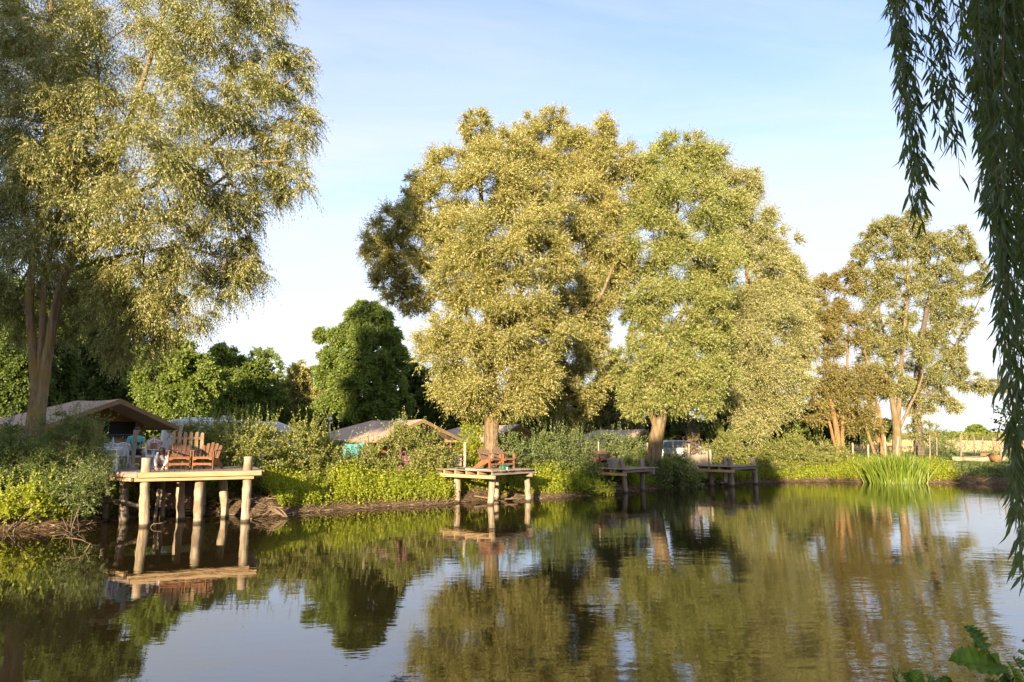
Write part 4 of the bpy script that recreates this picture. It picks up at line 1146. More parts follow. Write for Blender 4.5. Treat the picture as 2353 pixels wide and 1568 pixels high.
    pel = nd(w0, .145, .125); sp_ = chain(pel, [(J['waist'], .14), (J['chest'], .155)]); chain(sp_, [(Vector(J['neck']) - ax * .02, .075)])
    for arm in (J['armL'], J['armR']):
        e = Vector(arm[0]).lerp(Vector(arm[1]), J.get('sleeve', .62)); chain(sp_, [(arm[0], .078), (e, .066)] if J.get('sleeve', .62) < 1 else [(arm[0], .07), (arm[1], .052), (arm[2], .036)])
    skin('shirt', nodes, edges, shirt, t)
    nodes.clear(); edges.clear()
    pel = nd(J['pelvis'], .15, .13)
    for leg in (J['legL'], J['legR']): chain(pel, [(leg[0], .102), (Vector(leg[0]).lerp(Vector(leg[1]), .8), .085)])
    skin('shorts', nodes, edges, legs, t)
    for leg in (J['legL'], J['legR']):
        an, to = Vector(leg[2]), Vector(leg[3]); m = MB()
        d = (to - an); d.z = 0; d.normalize(); hl = Vector((an.x, an.y, to.z)) - d * .05
        m.tube([hl, hl.lerp(to, .5), to + d * .06], [.038, .046, .03], 8); m.build('shoe', shoe, t, smooth=True)
    return t
figure(seat_p + Vector((0, .05, 0)), R(42), 'person in turquoise t-shirt and dark shorts sitting on a white chair with a phone',
       dict(pelvis=(0, .06, .53), waist=(0, .09, .72), chest=(0, .06, .93), neck=(0, .01, 1.12), head=(0, -.05, 1.25), face=(0, -.9, -.42),
            armL=[(-.19, .05, 1.0), (-.25, -.03, .74), (-.10, -.23, .76), (-.03, -.30, .78)], armR=[(.19, .05, 1.0), (.26, -.03, .74), (.12, -.24, .75), (.04, -.31, .78)],
            legL=[(-.10, -.02, .52), (-.15, -.40, .52), (-.14, -.30, .10), (-.15, -.40, .04)], legR=[(.10, -.02, .52), (.17, -.42, .53), (.14, -.20, .10), (.14, -.31, .04)]),
       plain('turquoise_shirt', (.08, .42, .42), .9), plain('dark_shorts', (.03, .035, .025), .9), plain('dark_sandal', (.03, .025, .025), .7))
ph = MB(); ph.box((0, 0, 0), (.075, .012, .15), Matrix.Rotation(R(35), 3, 'X')); o = ph.build('phone', M['black'], bevel=.004); o.location = seat_p + Matrix.Rotation(R(42), 3, 'Z') @ Vector((0, -.30, .81)) + Vector((0, .05, 0)); o.rotation_euler = (0, 0, R(42)); tag(o, 'black phone held by the person in turquoise', 'phone')
kp = P(371, 1077, 22.35); kp.z = Z1
figure(kp, R(20), 'dark-haired child in a white top crouching beside the chair on the big platform',
       dict(pelvis=(0, .22, .24), waist=(0, .16, .38), chest=(0, .02, .53), neck=(0, -.08, .62), head=(0, -.19, .64), face=(0, -.15, -.98), sleeve=1.0,
            armL=[(-.14, -.02, .53), (-.20, -.10, .30), (-.14, -.26, .12), (-.10, -.33, .05)], armR=[(.14, -.02, .53), (.19, -.12, .30), (.10, -.28, .12), (.06, -.34, .05)],
            legL=[(-.09, .18, .23), (-.17, -.14, .33), (-.14, .10, .07), (-.15, -.04, .035)], legR=[(.09, .18, .23), (.17, -.14, .33), (.14, .10, .07), (.15, -.04, .035)]),
       plain('white_top', (.70, .70, .74), .9), plain('grey_shorts', (.2, .18, .2), .9), plain('white_shoe', (.55, .55, .58), .7), .95, True)
pc = onz(362, 1078, Z1) + Vector((.1, .1, .004)); m = MB(); m.slab([(-.2, -.14, 0), (.2, -.14, 0), (.22, .14, .012), (-.18, .12, .0)], .006); o = m.build('paper_sheet', M['white_paint']); o.location = pc; tag(o, 'white sheet of paper on the boards in front of the child', 'paper')
# ================================================================== TREES
GW = 'willows along the bank'
# the large willow with hanging sprays
make_tree('willow_tree', 'huge drooping willow with twin ochre-patched trunks beside the big platform, filling the upper sky', 'tree', 21.5,
    [[(72, 1120, .31), (77, 1000, .25), (84, 900, .18), (74, 790, .13), (68, 680, .12), (82, 560, .115), (96, 450, .13), (104, 330, .1), (112, 150, .07), (120, -80, .04)],
     [(80, 1040, .2), (98, 900, .165), (114, 790, .15), (133, 690, .14), (160, 600, .13), (210, 490, .12), (270, 350, .11), (330, 180, .08), (385, 0, .05), (420, -130, .03)],
     [(88, 880, .11), (98, 760, .1), (102, 660, .09, .3), (130, 520, .1, .8), (190, 360, .08, 1.2), (230, 150, .05, 1.2)],
     [(205, 500, .09), (290, 455, .08), (390, 405, .07), (480, 335, .06), (560, 265, .045), (640, 205, .03), (690, 170, .015)],
     [(160, 600, .1), (260, 545, .085, -.4), (370, 500, .065, -.6), (470, 440, .05, -.4), (560, 380, .035), (650, 370, .02)],
     [(150, 625, .09), (230, 600, .08, .3), (330, 580, .06, .4), (430, 570, .045, .2), (520, 600, .03)]],
    [(300, 60, 150, 120), (470, 50, 130, 110, -.5), (585, 120, 95, 85, .4), (130, 60, 140, 140, 1), (10, 190, 120, 150, 1.2), (250, 230, 140, 120, -1.5), (420, 220, 130, 110, -1),
     (550, 225, 90, 85), (660, 170, 55, 75, .5), (690, 290, 45, 75, .5), (620, 320, 75, 60, 1), (320, 390, 130, 110, -2), (455, 385, 110, 95, -1), (180, 380, 110, 120, -1), (20, 420, 110, 140, 1.5),
     (590, 450, 80, 80, .5), (665, 420, 45, 65, .5), (480, 520, 110, 85), (345, 555, 105, 100, -1.5), (215, 540, 90, 90, -.6), (550, 590, 65, 65, .5), (425, 650, 85, 75, -.3), (515, 650, 55, 55, .3),
     (290, 680, 95, 70, -.5), (430, 715, 60, 50), (330, 770, 70, 60, .3), (260, 800, 45, 45, .3), (195, 730, 60, 55, .8), (25, 600, 100, 110, .5), (20, 720, 60, 70, .5), (160, 640, 55, 55, 1.4), (70, 570, 70, 60, -2), (60, 430, 80, 90, -2.2), (80, 300, 90, 100, -2.2), (60, 120, 100, 110, -2), (140, 480, 60, 60, -2.2), (170, 330, 70, 80, -2),
     (-120, 300, 130, 200, .5), (-130, 600, 110, 150, .5), (180, -130, 190, 110), (430, -120, 170, 90), (590, 0, 75, 80), (-80, -60, 150, 160, .5)],
    M['lf_willow'], M['bark_patched'], .13, .029, K=15, dens=1.0, ns0=27, up=-.05, droop=.62, spread=.6, hang=.35, group=GW, slen=(.8, 1.6), rs_lim=(.4, .8), rs_rel=.4, inner=.3, limb_r=.035, sublimb=8, attach=(.4, 1.0))

make_tree('willow_tree', 'pale pollard willow with a thick pale trunk behind the sunlit jetty', 'tree', 31,
    [[(1128, 1075, .36), (1129, 1010, .33), (1130, 950, .32), (1129, 880, .28), (1127, 780, .24), (1118, 640, .19), (1108, 500, .13), (1102, 380, .07), (1100, 300, .03)],
     [(1129, 880, .18), (1160, 780, .16), (1200, 660, .13), (1225, 520, .08), (1230, 430, .04)],
     [(1126, 850, .15), (1085, 740, .13, .5), (1035, 690, .11, 1.4), (970, 680, .08, 2.2), (905, 640, .04, 2.6)]],
    [(1130, 860, 105, 85, -.6), (1060, 825, 75, 80), (1205, 840, 75, 85), (1130, 760, 120, 80, -1), (1015, 790, 48, 60), (1245, 770, 65, 70), (1130, 925, 60, 38, -.2), (1062, 905, 55, 45), (1195, 920, 50, 38),
     (1060, 650, 90, 70, -.6), (1180, 650, 95, 75, -1), (1020, 570, 70, 70, .3), (1130, 545, 110, 80, -1.1), (1250, 600, 60, 75, .3), (990, 480, 55, 65, .5), (1105, 440, 95, 75, -.6), (1215, 460, 80, 75),
     (1050, 385, 60, 55, .3), (1145, 355, 75, 55), (1098, 300, 36, 48, .3), (955, 440, 30, 45, .8), (905, 520, 55, 48, 2.6), (880, 575, 52, 45, 2.6), (930, 620, 55, 55, 2.6), (900, 655, 42, 40, 2.6), (955, 690, 42, 30, 2.6)],
    M['lf_willow_pale'], M['bark_willow'], .17, .034, K=15, ns0=30, dens=1.12, up=.35, droop=.12, spread=.65, group=GW, limb_r=.05, slen=(.7, 1.6), inner=.4)
make_tree('willow_tree', 'tall willow with a dark reddish trunk between the pale pollard and the leaning willow', 'tree', 36,
    [[(1286, 1075, .34), (1284, 1000, .31), (1281, 920, .29), (1286, 800, .22), (1292, 650, .17), (1290, 480, .12), (1275, 330, .05)],
     [(1285, 800, .17), (1330, 680, .14), (1370, 540, .1), (1385, 400, .06), (1385, 320, .03)],
     [(1286, 780, .12), (1330, 730, .1, -1), (1375, 690, .08, -1.5), (1410, 610, .06, -1.5)]],
    [(1255, 340, 75, 58), (1262, 285, 48, 36), (1240, 410, 80, 70), (1330, 370, 80, 60), (1378, 318, 52, 40), (1395, 370, 55, 55), (1320, 470, 90, 80, -.8), (1400, 455, 62, 75), (1330, 580, 80, 80, -.8), (1395, 560, 52, 65),
     (1300, 700, 75, 75, -.6), (1362, 675, 55, 52), (1395, 650, 45, 45), (1372, 760, 36, 50), (1415, 600, 40, 40), (1290, 800, 80, 75, -.6), (1360, 800, 40, 48), (1275, 880, 70, 58), (1340, 880, 50, 48), (1240, 905, 45, 38), (1320, 935, 50, 32, .6), (1290, 960, 45, 22, .5)],
    M['lf_willow_pale'], M['bark_willow'], .17, .035, K=15, ns0=30, dens=1.12, up=.3, droop=.15, group=GW, slen=(.7, 1.6), inner=.4)
make_tree('willow_tree', 'willow with a leaning forked trunk between the shaded jetty and the parked car', 'tree', 36.5,
    [[(1497, 1110, .42), (1504, 1040, .38), (1512, 985, .36), (1524, 950, .24), (1534, 905, .2), (1528, 830, .17), (1515, 740, .14), (1535, 600, .11), (1560, 450, .07), (1560, 350, .03)],
     [(1512, 990, .2), (1497, 950, .17), (1495, 880, .15), (1490, 780, .12), (1455, 700, .08), (1440, 640, .05)],
     [(1520, 800, .13), (1580, 700, .11), (1630, 580, .09), (1650, 480, .05)]],
    [(1560, 345, 60, 38), (1515, 395, 75, 55), (1605, 400, 75, 58), (1455, 450, 70, 62), (1560, 480, 100, 75, -.8), (1650, 480, 62, 62), (1480, 560, 85, 75, -.6), (1590, 595, 90, 75, -.8), (1440, 650, 60, 45, .3),
     (1500, 690, 60, 42, -1), (1565, 715, 75, 65, -.5), (1645, 640, 55, 75), (1590, 820, 75, 65), (1485, 885, 55, 48), (1560, 905, 65, 48), (1530, 800, 40, 40, .8), (1640, 760, 50, 55), (1470, 930, 30, 28), (1440, 840, 34, 48, .3), (1455, 905, 36, 36, .3), (1470, 720, 45, 36), (1500, 830, 42, 38, -1), (1550, 865, 50, 45, -1), (1470, 785, 38, 32, -.5), (1515, 915, 32, 22, -1), (1600, 880, 50, 40, -.5), (1640, 860, 40, 50), (1610, 930, 40, 28)],
    M['lf_willow_green'], M['bark_willow'], .17, .035, K=15, ns0=30, dens=1.1, up=.3, droop=.2, group=GW, slen=(.7, 1.6), wind=(.12, 0, 0), inner=.4)
make_tree('willow_tree', 'broad pale willow behind the empty jetty, foliage nearly down to the shrubs', 'tree', 42.5,
    [[(1737, 1085, .30), (1737, 1010, .28), (1735, 920, .24), (1730, 800, .19), (1718, 640, .13), (1700, 500, .06)],
     [(1734, 880, .15), (1775, 760, .12), (1800, 650, .07)], [(1733, 850, .13), (1690, 780, .1), (1660, 720, .06)]],
    [(1690, 425, 55, 55), (1700, 520, 78, 72), (1768, 560, 55, 58), (1798, 640, 55, 65), (1720, 645, 78, 75, -.6), (1655, 740, 62, 65), (1742, 765, 85, 75, -.8), (1818, 735, 38, 52), (1700, 860, 75, 55), (1782, 850, 62, 55),
     (1738, 915, 70, 42), (1822, 640, 22, 45), (1690, 945, 50, 26), (1838, 810, 24, 45), (1845, 700, 20, 50), (1850, 770, 22, 40), (1830, 880, 28, 40), (1735, 985, 48, 24, -.8), (1735, 865, 60, 50, -1), (1738, 705, 60, 50, -1.2), (1680, 800, 50, 50, -.6), (1770, 690, 50, 45), (1790, 930, 40, 30), (1650, 560, 40, 50)],
    M['lf_willow_silver'], M['bark_ochre'], .18, .038, K=14, ns0=29, dens=1.1, up=.3, droop=.2, group=GW, slen=(.7, 1.6), wind=(.12, 0, 0), inner=.4)
make_tree('willow_tree', 'ochre-leaved willow with several leaning orange stems left of the reeds', 'tree', 47,
    [[(1928, 1045, .2), (1922, 985, .18), (1912, 930, .16), (1900, 850, .12), (1895, 760, .08), (1905, 690, .04)], [(1920, 1030, .1), (1908, 980, .1), (1900, 950, .07)],
     [(1938, 1040, .14), (1936, 980, .12), (1945, 880, .09), (1950, 740, .05)],
     [(2012, 1050, .11), (1990, 985, .1), (1972, 940, .09), (1960, 900, .06)], [(2030, 1055, .17), (2008, 970, .14), (1995, 910, .1), (1985, 860, .06)], [(2036, 1055, .15), (2022, 960, .13), (2008, 900, .1), (1985, 800, .05), (1960, 720, .03)]],
    [(1895, 690, 45, 52), (1935, 650, 42, 32), (1885, 780, 42, 52), (1945, 750, 45, 55), (1900, 865, 52, 36), (1960, 885, 55, 42), (2008, 885, 36, 38), (1872, 905, 24, 34), (1925, 925, 42, 26), (1880, 955, 30, 26), (1985, 965, 45, 30)],
    M['lf_ochre'], M['bark_ochre'], .19, .055, K=10, ns0=22, dens=1.15, up=.2, droop=.15, group=GW, slen=(.6, 1.2))
make_tree('willow_tree', 'tall airy willow forking low into three stems just behind the reeds', 'tree', 49,
    [[(2060, 1065, .34), (2061, 1010, .3), (2060, 975, .28), (2050, 920, .17), (2042, 840, .13), (2025, 740, .09), (2010, 640, .05)],
     [(2062, 985, .2), (2066, 920, .17), (2074, 800, .13), (2085, 680, .09), (2085, 560, .04)], [(2064, 990, .12), (2092, 930, .09), (2115, 880, .065), (2130, 800, .04)]],
    [(2080, 520, 52, 34), (2040, 555, 52, 45), (2105, 560, 45, 45), (2000, 560, 32, 36), (2060, 640, 62, 52), (2000, 645, 42, 48), (2040, 745, 52, 55), (2005, 815, 32, 42), (2075, 800, 42, 52), (2050, 880, 48, 36), (1975, 600, 20, 24)],
    M['lf_willow'], M['bark_willow'], .19, .048, K=10, ns0=22, dens=1.15, up=.2, droop=.2, group=GW, slen=(.6, 1.2))
make_tree('willow_tree', 'tall willow with dark ivy-clad trunk and one long bough reaching over the stubble field', 'tree', 50.5,
    [[(2116, 1072, .38), (2110, 1010, .33), (2106, 930, .29), (2110, 840, .22), (2128, 720, .15), (2150, 620, .09), (2165, 560, .04)], [(2112, 850, .16), (2150, 780, .13), (2195, 700, .08), (2215, 620, .04)],
     [(2107, 925, .15), (2150, 895, .13), (2200, 880, .1), (2250, 882, .07), (2300, 905, .03)], [(2110, 900, .12), (2170, 830, .1), (2215, 760, .07), (2250, 690, .03)]],
    [(2160, 570, 55, 36), (2200, 562, 42, 36), (2222, 605, 30, 45), (2150, 655, 58, 55), (2190, 690, 46, 55), (2120, 740, 48, 52), (2172, 780, 52, 45), (2125, 860, 52, 45), (2190, 845, 36, 32), (2228, 876, 40, 20),
     (2280, 890, 34, 15), (2100, 925, 34, 34), (2250, 650, 15, 30), (2115, 990, 25, 26), (2235, 730, 18, 26), (2170, 925, 34, 26)],
    M['lf_willow'], M['bark_dark'], .19, .048, K=10, ns0=22, dens=1.05, up=.15, droop=.25, group=GW, slen=(.6, 1.2), limb_r=.06)

# ---- trees beyond the tents
GB = 'trees beyond the tents'
def broad(label, Y, trunks, clumps, lm='lf_oak', dens=1.5, ll=.19, lw=.115, ns0=30, name='broadleaf_tree', cat='tree', bark='bark_ochre', K=8, up=.15, **k):
    return make_tree(name, label, cat, Y, trunks, clumps, M[lm], M[bark], ll, lw, K=K, ns0=ns0, dens=dens, up=up, droop=.25, spread=.85, hang=.3, group=GB, rs_rel=.32, rs_lim=(.32, .75), slen=(.6, 1.4), inner=.25, **k)
broad('tall rounded dark green ash between the great willow and the pale pollard', 53, [[(845, 1010, .3), (842, 950, .26), (838, 860, .2), (835, 760, .1)], [(842, 930, .15), (880, 860, .12), (900, 800, .07)]],
      [(845, 708, 26, 20), (815, 735, 28, 24), (872, 733, 30, 24), (788, 775, 30, 26), (838, 775, 34, 28, -1), (890, 772, 32, 26), (762, 820, 28, 28), (812, 825, 36, 30, -1), (866, 825, 34, 30, -1), (912, 822, 28, 30), (742, 868, 26, 28), (792, 880, 36, 32, -1), (846, 880, 38, 32, -1.5), (900, 880, 34, 32), (758, 925, 34, 26), (818, 935, 42, 28, -1), (880, 935, 38, 28, -1), (925, 930, 28, 28), (735, 770, 14, 14), (725, 945, 26, 22)], up=.3)
broad('yellow-green tree rising behind the white caravan', 52, [[(525, 1000, .2), (522, 920, .16), (520, 850, .08)]],
      [(520, 830, 45, 34), (485, 870, 40, 45), (555, 880, 52, 48), (500, 930, 60, 42), (565, 945, 55, 35)], ll=.24)
broad('slender small tree with a loose top behind the camper van', 53, [[(610, 1000, .14), (605, 920, .11), (600, 830, .05)]],
      [(600, 828, 36, 24), (635, 865, 20, 26), (605, 890, 40, 38), (640, 925, 26, 34), (600, 950, 45, 30)], dens=.75)
broad('dusty pale willow filling the gap left of the dark ash', 56, [[(690, 1000, .16), (688, 930, .12), (688, 860, .06)]],
      [(692, 862, 26, 30), (672, 905, 42, 42), (715, 920, 36, 42), (655, 955, 42, 34), (700, 965, 50, 30)], lm='lf_willow_pale', ll=.22, lw=.07, K=10, bark='bark_willow')
broad('dark green tree behind the nearest tent, under the willow sprays', 42, [[(385, 1010, .22), (380, 940, .18), (375, 850, .08)]],
      [(390, 800, 50, 40), (350, 850, 52, 52), (425, 860, 52, 52), (385, 920, 70, 48, -.6), (440, 930, 45, 42), (470, 880, 34, 40)], lm='lf_oak')
broad('dark tree whose orange-lit trunk stands directly behind the nearest tent ridge', 44, [[(240, 1000, .22), (236, 930, .2), (232, 840, .12), (240, 760, .06)]],
      [(240, 700, 70, 52), (160, 720, 60, 55), (320, 720, 55, 50), (90, 740, 55, 60), (240, 640, 60, 45), (240, 760, 60, 52), (190, 830, 52, 52), (285, 830, 52, 52), (240, 890, 70, 48), (310, 900, 40, 42), (170, 890, 40, 40)], lm='lf_dark')
broad('dark bushy tree left of the twin willow trunk', 36, [[(20, 1010, .2), (25, 930, .16), (30, 830, .08)]],
      [(0, 690, 70, 65), (-80, 740, 70, 70), (60, 740, 50, 55), (30, 800, 60, 60), (-30, 850, 60, 65), (60, 860, 46, 52), (20, 905, 60, 40), (-60, 930, 60, 60), (130, 850, 35, 60, 3), (140, 920, 40, 40, 3)], lm='lf_dark')
broad('very dark spreading tree directly behind the second and third tents', 58, [[(1000, 1000, .2), (1000, 930, .16), (1000, 880, .1)]],
      [(985, 890, 48, 40), (1035, 920, 48, 45), (965, 945, 42, 40), (1010, 960, 60, 32), (1080, 955, 45, 32), (950, 870, 22, 40)], lm='lf_dark', bark='bark_dark')
broad('silvery background willow seen between the reddish trunk and the leaning trunk', 52, [[(1415, 1020, .2), (1412, 950, .16), (1410, 870, .08)]],
      [(1412, 880, 40, 40), (1380, 925, 36, 42), (1440, 930, 42, 42), (1350, 950, 34, 36), (1410, 970, 60, 30), (1450, 870, 22, 34)], lm='lf_willow', ll=.2, lw=.055, K=10, bark='bark_willow')
broad('dark poplar with bare upright stems behind the parked car', 62, [[(1600, 1020, .16), (1602, 950, .14), (1604, 880, .08)], [(1578, 1020, .12), (1580, 950, .1), (1582, 890, .06)], [(1620, 1020, .12), (1622, 950, .1), (1626, 880, .06)]],
      [(1565, 900, 34, 32), (1605, 880, 40, 36), (1645, 905, 40, 36), (1680, 950, 42, 40), (1640, 985, 45, 26), (1570, 975, 26, 26), (1550, 940, 20, 30)], lm='lf_dark', bark='bark_dark')
broad('green maple low between the broad willow and the ochre willow', 53, [[(1815, 1020, .16), (1815, 970, .13), (1812, 930, .08)]],
      [(1815, 945, 36, 28), (1850, 960, 30, 30), (1790, 980, 34, 26), (1835, 992, 40, 22)], lm='lf_oak')
broad('dark thicket tree at the foot of the ochre willow', 55, [[(1985, 1030, .12), (1980, 985, .1), (1978, 950, .06)]],
      [(1895, 955, 34, 36), (1950, 965, 34, 32), (1990, 990, 34, 26), (1875, 995, 30, 22), (1930, 1000, 36, 20), (2030, 985, 24, 22)], lm='lf_dark')
broad('lone round tree on the skyline beyond the sunflowers', 185, [[(2243, 1010, .4), (2243, 995, .35), (2243, 985, .25)]],
      [(2243, 986, 17, 7), (2232, 993, 11, 7), (2254, 993, 12, 7), (2243, 996, 20, 6)], lm='lf_oak', ll=.8, lw=.5, ns0=14, dens=.8)
broad('thorny open shrub with arching twigs in front of the stubble field', 52, [[(2155, 1060, .05), (2150, 1010, .04), (2152, 970, .02)], [(2165, 1060, .05), (2172, 1010, .04), (2168, 985, .02)]],
      [(2150, 1000, 26, 22), (2170, 1015, 24, 26), (2130, 1030, 22, 22), (2185, 1035, 18, 18), (2155, 1045, 30, 15)], lm='lf_oak', ll=.13, lw=.07, ns0=12, dens=.7, name='thorn_shrub', cat='shrub')
for px, Y, w_, t_, lab in [(-40, 50, 90, 905, 'dark thicket at far left behind the nearest tent'), (120, 52, 90, 900, 'dark thicket behind the twin willow trunk'), (300, 54, 90, 905, 'dark thicket behind the ridge of the nearest tent'), (470, 57, 80, 915, 'dark thicket behind the white caravan'), (640, 60, 80, 940, 'dark thicket behind the camper van'), (800, 60, 90, 935, 'dark thicket under the tall ash'),
                           (1130, 62, 80, 930, 'dark thicket behind the pale pollard trunk'), (1250, 62, 70, 925, 'dark thicket behind the reddish trunk'), (1400, 62, 80, 945, 'dark thicket behind the fourth tent'), (1530, 64, 70, 945, 'dark thicket behind the leaning trunk'), (1720, 62, 80, 940, 'dark thicket behind the broad pale willow')]:
    hh = 1015 - t_
    broad(lab, Y, [[(px, 1020, .12), (px + 4, 985, .1), (px + 2, t_ + hh * .4, .06)]], [(px - w_ * .55, 1015 - hh * .4, w_ * .5, hh * .42), (px, 1015 - hh * .55, w_ * .5, hh * .45), (px + w_ * .55, 1015 - hh * .4, w_ * .5, hh * .42)], lm='lf_dark', ns0=16, ll=.3, lw=.2, name='thicket', cat='thicket', bark='bark_dark', limbs=True, sublimb=2)
# distant skyline hedge and sunflower heads: far too many to count
hd = MB()
C, D, Lg, T, _ = blob_sprigs([(P(2180 + k * 20, 1004 + (k % 3), 200), (2.6, 2.0, 1.0)) for k in range(14)], .6, .4, (.5, 1.5), .2, (.5, 1), 8)
a = sprig_leaves(C, D, Lg, 5, 1.0, .6, .1); o = leaf_object('hedgerow', *a, M['lf_oak']); tag(o, 'dark far hedgerow along the skyline of the field', 'hedge', kind='stuff')
n = 9000
X = rng.uniform(18, 190, n); Yv = rng.uniform(122, 178, n); Zv = height(X, Yv, np.full(n, 50.0))
B = np.stack([X, Yv, Zv + rng.uniform(.3, .9, n)], -1)
leaf_object('sunflower_crop', B, nrm(rng.normal(size=(n, 3)) + [0, 0, .6]), rdir(n), rng.uniform(.4, .8, n), rng.uniform(.3, .5, n), rng.uniform(0, 1, n), leaf_mat('sunflower', (.10, .13, .02), (.42, .33, .03), (.14, .15, .04)))
tag(bpy.data.objects['sunflower_crop'], 'yellow-green sunflower strip at the top of the field', 'crop', kind='stuff')

n = 42000; X = rng.uniform(13, 75, n); Yv = 60 + 60 * rng.uniform(0, 1, n) ** 1.4
S = nrm(np.stack([np.ones(n), rng.normal(0, .35, n), np.zeros(n)], -1)); D = nrm(np.stack([rng.normal(0, .2, n), rng.normal(0, .2, n), np.ones(n)], -1))
o = leaf_object('stubble', np.stack([X, Yv, height(X, Yv, np.full(n, 50.0)) - .02], -1), D, S, rng.uniform(.16, .34, n), rng.uniform(.06, .16, n), rng.uniform(0, 1, n), leaf_mat('stubble_straw', (.40, .29, .13), (.58, .44, .22), (.5, .38, .18), (.5, .38, .15), .25), fold=0)
tag(o, 'pale golden cut straw of the harvested field', 'stubble', kind='stuff')

# ================================================================== SHRUBS ON THE BANK
GS = 'shrubs on the bank'
def bush(label, Y, ell, lm='lf_bush', ll=.095, lw=.055, dens=1.0, ns0=22, up=.3, shoots=14, K=9, name='shrub', cat='shrub', droop=.1, group=GS, sh_len=(.5, 1.1), rs=(.22, .42), spread=.75):
    cl = px_clumps(ell, Y, .8)
    lo = min(cl, key=lambda q: q[0].z)
    cxm = sum((q[0].x for q in cl)) / len(cl); cym = sum((q[0].y for q in cl)) / len(cl)
    base = Vector((cxm, cym, hz_at(cxm, cym) - .05))
    root = thing(name, base, label, cat, group)
    b = np.array(base)
    C, D, Lg, T, subs = blob_sprigs(cl, dens, .4, rs, up, (.6, 1.3), ns0, inner=.4)
    k = C[:, 2] > np.array(base)[2] - .9
    a = sprig_leaves(C[k] - b, D[k], Lg[k], K, ll, lw, droop, spread, .05, T[k])
    # upright shoots that break the outline
    if shoots:
        sc, sd, sl = [], [], []
        for c, r in cl:
            c = np.array(c); r = np.array(r)
            u = rdir(shoots); u[:, 2] = np.abs(u[:, 2]) + .35; u = nrm(u)
            sc.append(c + u * r * .8); sd.append(nrm(u * .6 + np.array([0, 0, .9]) + rng.normal(0, .2, (shoots, 3)))); sl.append(rng.uniform(*sh_len, shoots))
        sc, sd, sl = np.concatenate(sc), np.concatenate(sd), np.concatenate(sl)
        a2 = sprig_leaves(sc - b, sd, sl, 18, ll * .95, lw * .9, .08, .8, 0)
        a = [np.concatenate(q) for q in zip(a, a2)]
    leaf_object('foliage', *a, M[lm], root)
    mb = MB()
    for (c, r), s in zip(cl, subs):
        limb(mb, Vector((rng.uniform(-.3, .3), rng.uniform(-.2, .2), 0)), Vector(c) - base, .024, .012, seed=int(abs(c.x) * 99), n=5)
        for q in s[:5]: limb(mb, Vector(c) - base, Vector(q) - base, .013, .005, seed=int(abs(q[0]) * 77), n=4)
    mb.build('stem', M['bark_dark'], root)
    return root
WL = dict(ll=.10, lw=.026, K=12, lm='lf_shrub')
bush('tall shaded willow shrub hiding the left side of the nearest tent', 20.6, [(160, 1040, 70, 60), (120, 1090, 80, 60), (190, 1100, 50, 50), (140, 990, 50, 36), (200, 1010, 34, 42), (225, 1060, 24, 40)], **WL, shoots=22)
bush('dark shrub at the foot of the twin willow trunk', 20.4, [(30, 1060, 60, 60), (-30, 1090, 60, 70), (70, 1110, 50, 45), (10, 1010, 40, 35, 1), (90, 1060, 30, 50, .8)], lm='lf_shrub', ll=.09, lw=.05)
bush('low willow shrub drooping to the mud beside the big platform', 19.9, [(170, 1140, 55, 30), (215, 1120, 30, 38), (120, 1150, 45, 25)], **WL, up=.05, shoots=10)
bush('bright green low nettle mound at the water on the shaded bank', 19.4, [(40, 1150, 55, 32), (85, 1165, 36, 22), (0, 1165, 45, 26), (-50, 1160, 50, 30)], lm='lf_nettle', ll=.09, lw=.065, shoots=6, K=7)
HB = [('dense shrub against the right end of the big platform', 23.6, [(540, 1070, 48, 60), (590, 1080, 48, 65), (560, 1030, 40, 36), (530, 1125, 36, 36), (600, 1130, 40, 30)]),
      ('leafy shrub with upright shoots in front of the white caravan', 24.8, [(500, 1020, 40, 40), (620, 1020, 48, 40), (570, 1000, 40, 30), (640, 1070, 50, 50), (470, 1060, 30, 50, -.3)]),
      ('thin tall shrub straight in front of the long white caravan', 27.0, [(425, 1005, 34, 22), (475, 998, 40, 26), (530, 998, 45, 30), (585, 1000, 45, 30)]),
      ('broad sunlit shrub in front of the camper van', 25.0, [(690, 1040, 52, 50), (660, 1090, 50, 50), (720, 1090, 50, 48), (700, 1010, 40, 30)]),
      ('sunlit shrub below the stove pipe', 26.0, [(755, 1050, 45, 50), (790, 1090, 50, 50), (745, 1110, 48, 36), (745, 1035, 34, 24)]),
      ('sunlit shrub in front of the turquoise cloth', 26.6, [(830, 1075, 42, 42), (860, 1105, 50, 36), (810, 1110, 44, 36), (855, 1048, 26, 20)]),
      ('tall sunlit shrub with pink flower spikes before the second tent', 27.2, [(910, 1050, 46, 52), (950, 1045, 46, 52), (930, 1100, 55, 44), (925, 1005, 40, 26), (980, 1090, 44, 48)]),
      ('sunlit shrub leaning over the landward end of the sunlit jetty', 27.6, [(1000, 1060, 38, 48), (1010, 1105, 42, 36), (985, 1030, 30, 28), (1025, 1085, 20, 34)])]
for q in HB: bush(q[0], q[1] + 1.5, q[2], lm='lf_bush', ll=.1, lw=.055)
bush('yellow-green hornbeam bush between the grey gate and the pale pollard trunk', 31.5, [(1080, 1030, 32, 42), (1065, 1060, 28, 40), (1100, 1065, 30, 36), (1090, 1000, 24, 18)], lm='lf_nettle', ll=.10, lw=.06, shoots=8)
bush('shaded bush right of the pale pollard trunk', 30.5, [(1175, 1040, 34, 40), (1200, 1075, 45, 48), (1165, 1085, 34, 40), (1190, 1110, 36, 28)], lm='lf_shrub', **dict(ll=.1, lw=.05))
bush('dark leafy bush under the tall reddish trunk', 31.8, [(1245, 1050, 46, 46), (1280, 1080, 50, 46), (1235, 1100, 46, 34), (1260, 1020, 34, 26), (1290, 1030, 34, 30, 1)], lm='lf_shrub', ll=.1, lw=.05)
